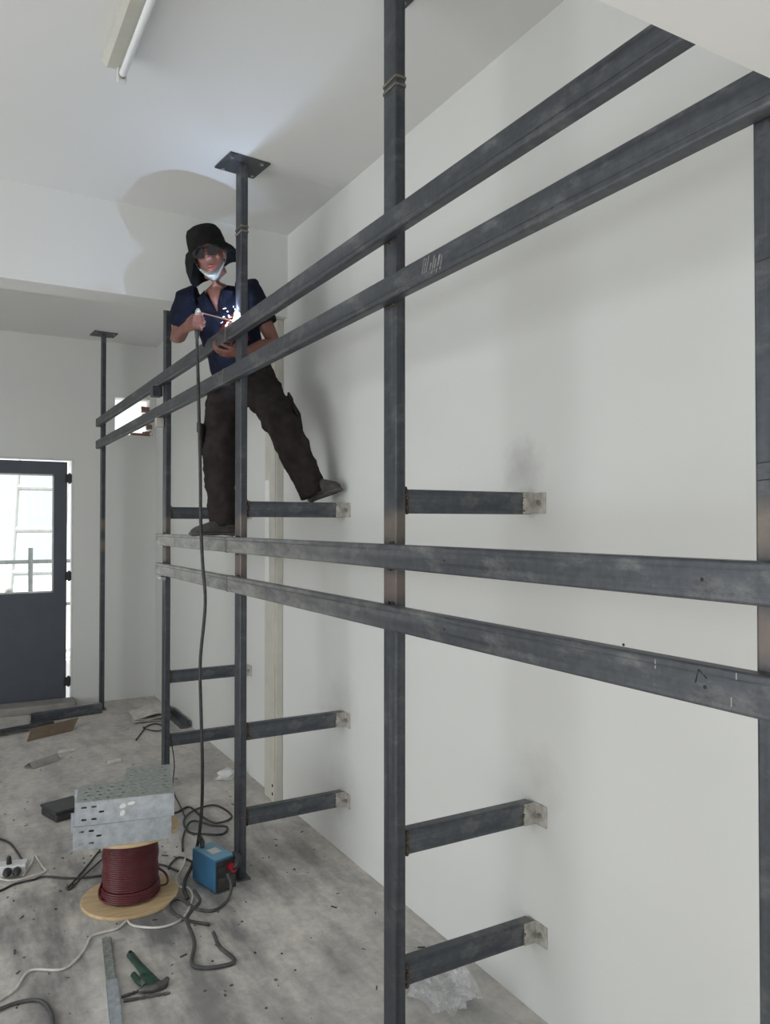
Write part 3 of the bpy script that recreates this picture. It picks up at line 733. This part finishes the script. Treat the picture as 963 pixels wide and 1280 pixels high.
# ------------------------------------------------------------------ welding gear in the hand
ARC = V((1.208, 3.634, 2.690))
hold = thing('electrode_holder', 'welding electrode holder in the right hand trailing a black cable to the floor', 'welding holder', (1.085, 3.835, 2.66))
b = B(); limb(b, [(1.083, 3.838, 2.640), (1.083, 3.838, 2.70), (1.084, 3.836, 2.742)], [.011, .015, .013], 12); obj('handle', b, M['blackplastic'], hold, smooth=True)
b = B(); limb(b, [(1.084, 3.836, 2.745), (1.086, 3.832, 2.775)], [.015, .012], 10); box(b, (1.076, 3.818, 2.757), (1.098, 3.836, 2.772), 0.003); obj('jaw', b, M['cleat'], hold, smooth=False)
b = B(); limb(b, [(1.092, 3.824, 2.764), ARC + V((-0.004, 0.010, 0.004))], .0028, 8); obj('electrode', b, M['copper'], hold)
b = cable([(1.083, 3.838, 2.645), (1.085, 3.830, 2.50), (1.090, 3.822, 2.25), (1.096, 3.815, 1.95), (1.098, 3.812, 1.72), (1.108, 3.81, 1.50), (1.122, 3.81, 1.30), (1.098, 3.81, 1.02), (1.102, 3.812, 0.80), (1.112, 3.812, 0.45), (1.100, 3.80, 0.22), (1.060, 3.77, 0.06), (1.000, 3.70, 0.008), (0.965, 3.60, 0.008), (0.955, 3.50, 0.008)], 0.0085, 6, 8)
obj('cable', b, M['rubber'], hold, smooth=True)
# arc and sparks
arc = thing('welding_arc', 'blinding blue-white welding arc with sparks where rail meets post', 'welding arc', ARC)
b = B(); ball(b, ARC, 0.007, 10); limb(b, [ARC, ARC + V((0.004, -0.004, 0.045))], [.005, .0015], 8); obj('flash', b, M['arc'], arc)
for k in range(18):
    d = V((random.uniform(-1, 0.1), random.uniform(-0.3, 1), random.uniform(-0.3, 1.0))).normalized()
    r0 = random.uniform(0.015, 0.085); ln = random.uniform(0.004, 0.014)
    b = B(); limb(b, [ARC + d*r0, ARC + d*(r0+ln) + V((0, 0, -0.1*r0))], random.uniform(.0007, .0016), 6)
    obj('spark', b, M['sparkblue'] if k % 3 else M['spark'], arc)
l = bpy.data.lights.new('arc_light', 'POINT'); l.energy = 17; l.color = (0.54, 0.70, 1.0); l.shadow_soft_size = 0.007
lo = bpy.data.objects.new('arc_light', l); COL.objects.link(lo); lo.parent = arc; lo.location = (0.003, -0.002, 0.016)

# ------------------------------------------------------------------ cable reel with trays on top
RC = V((0.735, 3.655, 0))
reel = thing('cable_reel', 'plywood cable reel wound with dark red cable, standing on end', 'cable reel', RC)
def disc(z0, z1, r, hole=0.035):
    b = B(); n = 48
    R = [[b.verts.new(RC + V((q*math.cos(2*PI*i/n), q*math.sin(2*PI*i/n), z))) for i in range(n)] for q, z in ((hole, z0), (r-0.002, z0), (r, z0+0.002), (r, z1-0.002), (r-0.002, z1), (hole, z1))]
    for k in range(6):
        for i in range(n): b.faces.new((R[k][i], R[k][(i+1) % n], R[(k+1) % 6][(i+1) % n], R[(k+1) % 6][i]))
    return b
obj('flange', disc(0.0, 0.014, 0.212), M['ply'], reel); obj('flange', disc(0.306, 0.320, 0.212), M['ply'], reel)
b = B(); cyl(b, RC + V((0, 0, 0.014)), RC + V((0, 0, 0.306)), 0.105, 32); obj('drum', b, M['ply'], reel)
b = B(); pts = []
turns = 30
for i in range(turns*28 + 1):
    a = 2*PI*i/28; t = i/(turns*28)
    rr = 0.1165 + 0.0022*math.sin(7*t*PI) + (0.008 if t < 0.17 else 0)
    pts.append(RC + V((rr*math.cos(a), rr*math.sin(a), 0.022 + 0.276*t)))
limb(b, pts, 0.0066, 6, False); obj('cable_winding', b, M['redwire'], reel, smooth=True)
b = cable([RC + V(p) for p in ((0.10, -0.06, 0.05), (0.155, -0.04, 0.045), (0.165, 0.03, 0.06), (0.12, 0.04, 0.10))], 0.0055, 6, 6); obj('loose_turn', b, M['redwire'], reel, smooth=True)
b = cable([RC + V(p) for p in ((-0.10, 0.05, 0.10), (-0.135, 0.0, 0.06), (-0.13, -0.05, 0.035), (-0.07, -0.105, 0.025))], 0.0055, 6, 6); obj('loose_turn', b, M['redwire'], reel, smooth=True)

def tray(name, label, org, yaw, z0, mtop):
    t = thing(name, label, 'cable tray', (org[0], org[1], z0), 'cable tray fittings on the reel')
    ex = V((math.cos(yaw), math.sin(yaw), 0)); ey = V((-math.sin(yaw), math.cos(yaw), 0)); O = V((org[0], org[1], z0)); h = 0.100
    # perforated top, T-shaped
    holes = []
    for i in range(8):
        for j in range(9):
            x = 0.035 + i*0.047 + (0.012 if j % 2 else 0); y = 0.03 + j*0.044
            if x < 0.385 and y < 0.40 and not (x < 0.205 and y > 0.205): holes.append((x-.007, x+.007, y-.005, y+.005))
    us = [0, 0.2, 0.4] + [q for h_ in holes for q in h_[:2]]; vs = [0, 0.22, 0.42] + [q for h_ in holes for q in h_[2:]]
    def keep(x, y):
        if x < 0.2 and y > 0.22: return False
        return not any(a < x < b_ and c < y < d for a, b_, c, d in holes)
    b = B(); panel(b, us, vs, keep, lambda u, v, w_: O + ex*u + ey*v + V((0, 0, h - w_)), 0.0015); obj('perforated_plate', b, M[mtop], t)
    sl = [(0.022 + a*0.040 + 0.0, c) for a in (0, 1) for c in (0.024, 0.076)] + [(0.092, 0.052)]
    sl = [(x-0.0, x+0.020, z-.004, z+.004) for x, z in sl]
    b = B(); panel(b, [0, 0.4] + [q for s in sl for q in s[:2]], [0, h-.002] + [q for s in sl for q in s[2:]],
                   lambda x, z: not any(a < x < b_ and c < z < d for a, b_, c, d in sl), lambda u, v, w_: O + ex*u + ey*(-w_) + V((0, 0, v)), 0.0015)
    obj('side_wall', b, M['galv'], t)
    for p0, p1 in (((0.0, 0.22), (0.0, 0.0)), ((0.4, 0), (0.4, 0.42)), ((0.2, 0.22), (0.2, 0.42)), ((0, 0.22), (0.2, 0.22))):
        a0, a1 = O + ex*p0[0] + ey*p0[1], O + ex*p1[0] + ey*p1[1]; dv = (a1-a0).normalized(); nn = V((dv.y, -dv.x, 0))
        L_ = (a1-a0).length
        b = B(); panel(b, [0, L_], [0, h], lambda u, v: True, lambda u, v, w_: a0 + dv*u + nn*w_ + V((0, 0, v)), 0.0015); obj('side_wall', b, M['galv'], t)
    # return lip and splice tongue at the open left end
    b = B(); panel(b, [0, 0.035], [0.004, h-.006], lambda u, v: True, lambda u, v, w_: O + ex*(u-0.016) + ey*(0.19+w_) + V((0, 0, v)), 0.0015); obj('splice_tongue', b, M['galv'], t)
    b = B(); panel(b, [0.012, 0.39], [0, 0.012], lambda u, v: True, lambda u, v, w_: O + ex*u + ey*v + V((0, 0, w_)), 0.0015); obj('return_lip', b, M['galv'], t)
    return t
tray('cable_tray_fitting', 'galvanised perforated tray fitting, lower of two, resting on the reel', (0.468, 3.50), math.radians(-9.5), 0.3205, 'galv')
tray('cable_tray_fitting', 'galvanised tray fitting with dusty perforated plate, topmost on the reel', (0.478, 3.497), math.radians(-11.0), 0.4225, 'galv_dull')
# white paint daubs on the top tray's side
tt = bpy.data.objects['cable_tray_fitting.001']
ex = V((math.cos(math.radians(-11)), math.sin(math.radians(-11)), 0)); ey = V((-ex.y, ex.x, 0)); O = V((0.478, 3.497, 0.4225))
for u, v, ru, rv in ((0.188, 0.066, .014, .010), (0.222, 0.074, .015, .008), (0.187, 0.036, .011, .013)):
    b = B(); c = O + ex*u + V((0, 0, v)); loft(b, [(c - ey*0.0015, ex*ru, V((ru*.3*ex.x, 0, rv))), (c - ey*0.0026, ex*ru*.9, V((ru*.27*ex.x, 0, rv*.9)))], 14)
    obj('paint_daub', b, M['strip'], tt)
# ------------------------------------------------------------------ welding machine
wm = thing('welding_machine', 'small blue welding machine with red socket on the floor by the post', 'welding machine', (1.09, 3.58, 0))
ang = math.radians(14)
Tm = Matrix.Translation(V((1.105, 3.60, 0))) @ Matrix.Rotation(ang, 4, 'Z')
def wbox(lo, hi, bev, mat, name, par): 
    b = B(); box(b, lo, hi, bev, Tm); return obj(name, b, M[mat], par)
wbox((-0.055, -0.105, 0.006), (0.055, 0.105, 0.150), 0.006, 'blue', 'casing', wm)
wbox((-0.050, -0.095, 0.1495), (0.050, 0.100, 0.1535), 0.0015, 'bluetop', 'top_cover', wm)
wbox((-0.022, -0.03, 0.1535), (0.028, 0.03, 0.1545), 0.0003, 'whiteplastic', 'rating_sticker', wm)
fp = wbox((-0.053, -0.112, 0.008), (0.053, -0.104, 0.148), 0.003, 'blackplastic', 'front_panel', wm)
for k in range(7):
    b = B(); box(b, (-0.044, -0.1145, 0.016+0.008*k), (0.044, -0.111, 0.020+0.008*k), 0.0005, Tm); obj('vent_slat', b, M['jaw'], fp)
b = B(); cyl(b, Tm @ V((0.022, -0.111, 0.108)), Tm @ V((0.022, -0.145, 0.112)), 0.019, 14); obj('red_socket', b, M['redplastic'], wm)
b = B(); cyl(b, Tm @ V((-0.028, -0.111, 0.108)), Tm @ V((-0.028, -0.128, 0.108)), 0.017, 14); obj('knob', b, M['blackplastic'], wm)
b = B(); limb(b, [Tm @ V(p) for p in ((0.022, -0.14, 0.112), (0.030, -0.155, 0.125), (0.055, -0.13, 0.155), (0.062, -0.09, 0.150), (0.062, -0.07, 0.09))], [.013, .014, .016, .016, .012], 10); obj('cable_plug', b, M['blackplastic'], wm, smooth=True)
b = B(); limb(b, [Tm @ V(p) for p in ((-0.02, 0.07, 0.152), (-0.02, 0.072, 0.178), (-0.018, 0.09, 0.190), (0.0, 0.10, 0.165))], [.010, .013, .012, .010], 10); obj('rear_plug', b, M['blackplastic'], wm, smooth=True)
for sx in (-.04, .04):
    for sy in (-.085, .085):
        b = B(); cyl(b, Tm @ V((sx, sy, 0)), Tm @ V((sx, sy, 0.008)), .008, 10); obj('rubber_foot', b, M['rubber'], wm)

# ------------------------------------------------------------------ cables on the floor
def fcable(name, label, pts, r, m, z=None):
    o = obj(name, cable(pts, r, 6, 8, r + 0.0008 if z is None else z), M[m], origin=(pts[0][0], pts[0][1], 0), smooth=True)
    return tag(o, label, 'cable')
fcable('white_cable', 'thin white cable snaking from the reel across the concrete floor', [(0.10, 3.03), (0.173, 3.09), (0.228, 3.135), (0.284, 3.236), (0.396, 3.185), (0.482, 3.282), (0.527, 3.379), (0.623, 3.389), (0.667, 3.428), (0.679, 3.432), (0.696, 3.377), (0.787, 3.311), (0.888, 3.337), (0.975, 3.49), (0.986, 3.598), (0.962, 3.62), (0.950, 3.655), (0.967, 3.74), (1.02, 3.83), (1.06, 3.93)], 0.0052, 'whitecable')
fcable('ground_lead', 'dark lead looping from the front of the blue welding machine', [(1.125, 3.455, 0.10), (1.135, 3.43, 0.05), (1.110, 3.40), (1.028, 3.336), (0.961, 3.39), (0.928, 3.510), (0.885, 3.505), (0.863, 3.429), (0.896, 3.317), (0.974, 3.228)], 0.0068, 'greycable')
fcable('thick_lead', 'thick dusty grey lead lying in a bell-shaped loop on the floor', [(0.990, 3.52, 0.026), (0.983, 3.402, 0.030), (0.927, 3.335, 0.030), (0.893, 3.281, 0.022), (0.880, 3.124), (0.832, 2.987), (0.846, 2.935), (0.917, 2.903), (0.979, 2.915), (0.959, 3.038), (0.968, 3.155)], 0.0078, 'greycable')
fcable('coiled_black_cable', 'thin black cable in loose coils behind the blue welding machine', [(0.98, 4.72), (1.11, 4.684), (1.161, 4.567), (1.266, 4.625), (1.290, 4.455), (1.326, 4.281, .014), (1.443, 4.351), (1.415, 4.57), (1.285, 4.54, .015), (1.188, 4.44), (1.165, 4.255), (1.229, 4.182), (1.316, 4.132), (1.37, 4.216), (1.303, 4.278), (1.21, 4.36, .02), (1.12, 4.20), (1.07, 4.02)], 0.0058, 'rubber')
fcable('floor_lead', 'dark cable curving over the floor below the white cable', [(0.10, 3.00), (0.17, 3.03), (0.234, 3.04), (0.291, 3.018), (0.317, 2.957), (0.322, 2.865), (0.30, 2.76)], 0.0068, 'greycable')
fcable('socket_lead', 'black lead running to the back of the white socket strip', [(0.20, 4.75), (0.255, 4.659), (0.302, 4.549), (0.331, 4.36), (0.335, 4.262, .02)], 0.0055, 'rubber')
fcable('dark_lead', 'dark lead passing in front of the white socket strip', [(0.12, 3.97), (0.221, 4.004), (0.29, 4.046), (0.367, 4.05), (0.412, 4.06), (0.529, 3.975), (0.662, 3.935), (0.80, 3.95), (0.923, 3.924), (0.99, 3.80)], 0.0052, 'rubber')
fcable('hairpin_lead', 'black lead bent in a narrow hairpin left of the reel', [(0.70, 4.25), (0.60, 4.06), (0.505, 3.895), (0.495, 3.868), (0.512, 3.872), (0.60, 3.99, .012), (0.70, 4.14)], 0.0042, 'rubber')
fcable('rear_lead', 'dark lead arching between the reel and the welding machine', [(0.955, 3.85), (0.985, 3.91), (1.037, 3.955), (1.075, 3.88), (1.085, 3.74, .03), (1.09, 3.69, .06)], 0.005, 'rubber')
fcable('hanging_wire', 'thin black wire hanging from the low wall arm to the floor', [(1.245, 5.022, 0.325), (1.262, 5.01, 0.27), (1.275, 5.0, 0.15), (1.262, 4.99, 0.04), (1.25, 4.92), (1.23, 4.70), (1.20, 4.45, .012)], 0.004, 'rubber', 0.0045)
fcable('far_wire', 'thin wires tangled on the floor in front of the folded papers', [(1.294, 6.255), (1.40, 6.50), (1.467, 6.640), (1.549, 6.68), (1.575, 6.50), (1.50, 6.44), (1.421, 6.555, .012), (1.44, 6.63)], 0.0055, 'rubber')

# socket strip
ss = thing('socket_strip', 'white plastic socket strip with two black plugs on the floor', 'power strip', (0.26, 4.19, 0))
Tp = Matrix.Translation(V((0.235, 4.19, 0))) @ Matrix.Rotation(math.radians(-14), 4, 'Z')
b = B(); box(b, (-0.20, -0.032, 0.0), (0.115, 0.045, 0.052), 0.006, Tp); st = obj('strip_body', b, M['whiteplastic'], ss)
for x in (-0.12, 0.0, 0.085):
    b = B(); box(b, (x-.02, -0.0345, 0.012), (x+.02, -0.031, 0.046), 0.001, Tp); obj('socket_face', b, M['frame_w'], st)
for x, dz in ((0.035, 0.0), (0.078, 0.002)):
    b = B(); limb(b, [Tp @ V((x, -0.032, 0.028)), Tp @ V((x, -0.055, 0.028)), Tp @ V((x+.004, -0.072, 0.026))], [.020, .019, .010], 12); obj('plug', b, M['blackplastic'], ss, smooth=True)
b = B(); limb(b, [Tp @ V((0.035, 0.0, 0.052)), Tp @ V((0.036, -0.01, 0.085))], [.013, .011], 10); obj('plug', b, M['blackplastic'], ss, smooth=True)
fcable('strip_cord', 'short white cord doubled back beside the white socket strip', [(0.22, 4.13, .012), (0.262, 4.10), (0.30, 4.085), (0.37, 4.095), (0.425, 4.118), (0.415, 4.20), (0.398, 4.34), (0.375, 4.25), (0.325, 4.10, .016)], 0.0052, 'whitecable')

# ------------------------------------------------------------------ channels, wrench, rods
def channel(name, label, p0, p1, w_, h_, m):
    p0, p1 = V(p0), V(p1); d = (p1-p0).normalized(); s = V((-d.y, d.x, 0)); o = thing(name, label, 'steel channel', p0)
    L_ = (p1-p0).length; t = .002
    b = B(); 
    def bar(a, b_, c, e): panel(b, [0, L_], [a, b_], lambda u, v: True, lambda u, v, q: p0 + d*u + s*(v) + V((0, 0, c + q)), e)
    bar(-w_/2, w_/2, h_-t, t); obj('web', b, M[m], o)
    for sg in (-1, 1):
        b = B(); bar(sg*w_/2 - t/2, sg*w_/2 + t/2, 0, h_); obj('flange', b, M[m], o)
    b = B()
    for sg in (-0.32, 0.32):
        bar(sg*w_ - .0015, sg*w_ + .0015, h_, .0012)
    obj('rib', b, M[m], o)
    return o
channel('galvanised_channel', 'dull galvanised channel length, its end near the reel', (0.573, 3.312, 0), (0.535, 2.985, 0), 0.034, 0.020, 'galv_dull')
channel('galvanised_channel', 'bright galvanised channel length in line with the dull one', (0.536, 2.990, 0.0), (0.455, 2.30, 0.0), 0.042, 0.026, 'galv')
wr = thing('pipe_wrench', 'dark green pipe wrench lying on the concrete floor', 'wrench', (0.66, 3.0, 0))
A0, A1 = V((0.634, 3.150, 0.012)), V((0.668, 2.925, 0.014)); ad = (A1-A0).normalized(); asd = V((-ad.y, ad.x, 0))
b = B(); loft(b, [(A0 - ad*.012, asd*.008, V((0, 0, .008))), (A0, asd*.016, V((0, 0, .011))), (A0 + ad*.06, asd*.014, V((0, 0, .010))), (A0 + ad*.15, asd*.017, V((0, 0, .011))), (A1, asd*.022, V((0, 0, .013)))], 12); obj('handle', b, M['green'], wr, smooth=True)
b = B(); cyl(b, A0 + V((0, 0, .0105)), A0 + V((0, 0, .0125)), .007, 12); obj('hang_hole', b, M['ink'], wr)
b = B(); loft(b, [(A1 - ad*.07, asd*.012, V((0, 0, .009))), (A1 - ad*.03 - asd*.012, asd*.030, V((0, 0, .012))), (A1 + ad*.02 - asd*.008, asd*.034, V((0, 0, .013))), (A1 + ad*.035, asd*.030, V((0, 0, .010)))], 12); obj('head', b, M['green'], wr, smooth=True)
b = B(); cyl(b, A1 - ad*.02 - asd*.032 + V((0, 0, .002)), A1 + ad*.02 - asd*.034 + V((0, 0, .002)), .011, 14); obj('adjusting_nut', b, M['jaw'], wr)
b = B(); limb(b, [A1 - ad*.085 - asd*.040, A1 - ad*.03 - asd*.040, A1 + ad*.03 - asd*.030], [.011, .011, .010], 10); obj('shank', b, M['green'], wr, smooth=True)
b = B(); limb(b, [A1 + ad*.030 - asd*.055, A1 + ad*.045 - asd*.02, A1 + ad*.045 + asd*.030, A1 + ad*.022 + asd*.048], [.010, .015, .016, .010], 10); obj('hook_jaw', b, M['jaw'], wr, smooth=True)
def rod(label, p0, p1, r):
    o = thing('drill_rod', label, 'rod', p0)
    p0, p1 = V(p0) + V((0, 0, r)), V(p1) + V((0, 0, r)); d = (p1-p0).normalized(); a, b_ = frame(d)
    b = B(); cyl(b, p0, p0.lerp(p1, .3), r*0.9, 10); obj('shank', b, M['jaw'], o)
    b = B(); L_ = (p1-p0).length*0.7; q0 = p0.lerp(p1, .3); secs = []
    for i in range(41):
        t = i/40; tw = t*14; aa = a*math.cos(tw) + b_*math.sin(tw); bb = b_*math.cos(tw) - a*math.sin(tw)
        secs.append((q0 + d*L_*t, aa*r, bb*r*0.6))
    loft(b, secs, 10); obj('twist_flute', b, M['jaw'], o, smooth=True)
rod('long twisted drill rod beside the wrench jaw', (0.555, 2.868, 0), (0.712, 2.835, 0), 0.006)
rod('shorter drill rod between the channel and the wrench', (0.553, 2.895, 0), (0.655, 2.905, 0), 0.006)

# ------------------------------------------------------------------ things at the far end of the floor
o = obj('black_steel_tube', hollow(B(), (0.632, 7.235, 0.0425), (1.215, 7.345, 0.0425), V((0.19, -0.98, 0)).normalized(), 0.045, (0, 0, 1), 0.085, 0.003, 0.006), M['arm'], origin=(0.63, 7.24, 0)); tag(o, 'short black steel tube lying by the door step', 'steel tube')
b = B(); box(b, (0.0, 7.10, 0.0), (0.62, 7.52, 0.018), 0.003, rotz((0.3, 7.3, 0), -4)); tag(obj('pale_board', b, M['board'], origin=(0.3, 7.3, 0)), 'pale flat board on the floor in front of the door step', 'board')
b = B(); hollow(b, (0.10, 6.86, 0.0525), (0.775, 7.055, 0.0525), V((0.277, -0.961, 0)), 0.075, (0, 0, 1), 0.025, 0.003, 0.004); tag(obj('flat_bar', b, M['post'], origin=(0.1, 6.86, 0)), 'dark flat steel bar resting behind the cardboard sheet', 'steel bar')
for o_ in [bpy.data.objects['flat_bar']]: o_.location.z -= 0.020
b = B(); q = [(0.545, 6.64, 0.002), (0.90, 6.80, 0.002), (0.965, 6.935, 0.075), (0.585, 6.745, 0.075)]
b.faces.new([b.verts.new(p) for p in q]); bmesh.ops.solidify(b, geom=b.faces[:], thickness=0.005)
tag(obj('cardboard_sheet', b, M['card'], origin=(0.7, 6.75, 0)), 'brown cardboard sheet leaning over the flat bar', 'cardboard')
# folded papers
pp = thing('folded_paper', 'folded dirty white papers on the floor near the far corner', 'paper', (1.54, 6.92, 0))
for k in range(4):
    b = B(); z = .003 + k*.012
    panel(b, [i*.06 for i in range(6)], [0, .36], lambda u, v: True, lambda u, v, q: (1.36 + u + v*.06 + k*.008, 6.72 + v - u*.02 + k*.01, z + q + .010*k*math.sin(u*9 + k)**2 + (.02*k*max(0, .1-v))), .003)
    obj('sheet', b, M['paper'], pp)
b = B(); box(b, (1.42, 6.86, .066), (1.60, 6.885, .068)); 
b.free()
an = thing('steel_angle', 'dark steel angle lying along the wall beyond the post', 'steel angle', (1.72, 6.75, 0))
b = B(); box(b, (1.69, 6.43, 0), (1.76, 7.06, .005), .001); obj('leg', b, M['arm'], an)
b = B(); box(b, (1.755, 6.43, 0.0), (1.761, 7.06, .06), .001); obj('leg', b, M['arm'], an)
def scrap(label, c, L_, W_, yaw, m, fold=0.4, cat='scrap'):
    b = B(); R_ = Matrix.Rotation(math.radians(yaw), 4, 'Z'); c = V(c)
    for s in (-1, 1):
        q = [(-L_/2, 0, .02*fold+.007), (L_/2, 0, .02*fold+.010), (L_/2*.92, s*W_/2, .004), (-L_/2*1.05, s*W_/2, .004)]
        b.faces.new([b.verts.new(c + (R_ @ V(p))) for p in q])
    bmesh.ops.remove_doubles(b, verts=b.verts[:], dist=1e-5)
    bmesh.ops.recalc_face_normals(b, faces=b.faces[:]); bmesh.ops.solidify(b, geom=b.faces[:], thickness=.002)
    return tag(obj('scrap_sheet', b, M[m], origin=c), label, cat)
scrap('creased grey offcut sheet lying on the open floor', (0.60, 5.99, 0), .24, .10, 35, 'step', 1.6)
scrap('small white offcut behind the creased grey sheet', (0.785, 6.22, 0), .12, .07, -5, 'paper', .4)
scrap('pale scrap strip just behind the stacked trays', (1.04, 5.77, 0), .10, .06, 10, 'paper', .6)
# crumpled plastics
def crumple(name, label, c, rx, ry, rz, m, sub=3, amp=.35):
    b = B(); bmesh.ops.create_icosphere(b, subdivisions=sub, radius=1)
    rnd = random.Random(int(c[0]*1000))
    for v in b.verts:
        k = 1 + amp*rnd.uniform(-1, 1); v.co = V((c[0] + v.co.x*rx*k, c[1] + v.co.y*ry*k, max(0.002, c[2] + rz*.55 + v.co.z*rz*k)))
    return tag(obj(name, b, M[m], origin=c), label, 'plastic bag')
crumple('plastic_bag', 'crumpled clear plastic bag on the floor against the near post', (1.565, 2.36, 0), .10, .14, .07, 'film')
crumple('plastic_wrap', 'crumpled pale plastic wrap on the floor behind the tall post', (1.63, 5.03, 0), .075, .05, .04, 'whiteplastic', 2)
# black block behind the reel
bb = thing('black_casing', 'black tool case lying open on the floor behind the reel', 'tool case', (0.60, 4.98, 0))
b = B(); box(b, (0.51, 4.78, 0.0), (0.70, 4.98, 0.045), .010, rotz((0.6, 4.88, 0), 18)); obj('case', b, M['blackplastic'], bb)
b = B(); box(b, (0.506, 4.776, 0.045), (0.704, 4.984, 0.062), .006, rotz((0.6, 4.88, 0), 18)); obj('lid', b, M['blackplastic'], bb)
# nail hole and plaster marks on the wall
b = B(); cyl(b, (1.7885, 1.69, 1.333), (1.7905, 1.69, 1.333), .0045, 10); obj('nail_hole', b, M['ink'], bpy.data.objects['wall_right'])
# crumbs of slag, plaster and clipped wire scattered on the floor
b = B(); rnd = random.Random(3)
for k in range(330):
    if k < 210: x, y = rnd.gauss(0.75, .5), rnd.gauss(3.6, .8)
    else: x, y = rnd.uniform(0.1, 1.77), rnd.uniform(2.0, 7.4)
    if not (0.05 < x < 1.77 and 1.9 < y < 7.5): continue
    if (V((x, y, 0)) - RC).length < .23 or (y > 6.4 and (x < 1.25 or x > 1.34)): continue
    if any(a < x < b_ and c < y < d for a, b_, c, d in ((.48, .75, 4.7, 5.05), (.0, .46, 4.02, 4.4), (1.0, 1.22, 3.4, 3.75), (.44, .74, 2.2, 3.33), (1.18, 1.3, 2.0, 7.5))): continue
    s = rnd.uniform(.0012, .0042); ln = s*rnd.choice((1, 1, 1.4, 4))
    box(b, (x-ln, y-s, 0.0), (x+ln, y+s, s*.9), 0, rotz((x, y, 0), rnd.uniform(0, 180)))
o = obj('floor_crumbs', b, M['debris'], kind='stuff'); tag(o, 'dark slag crumbs and wire clippings scattered over the floor', 'debris')
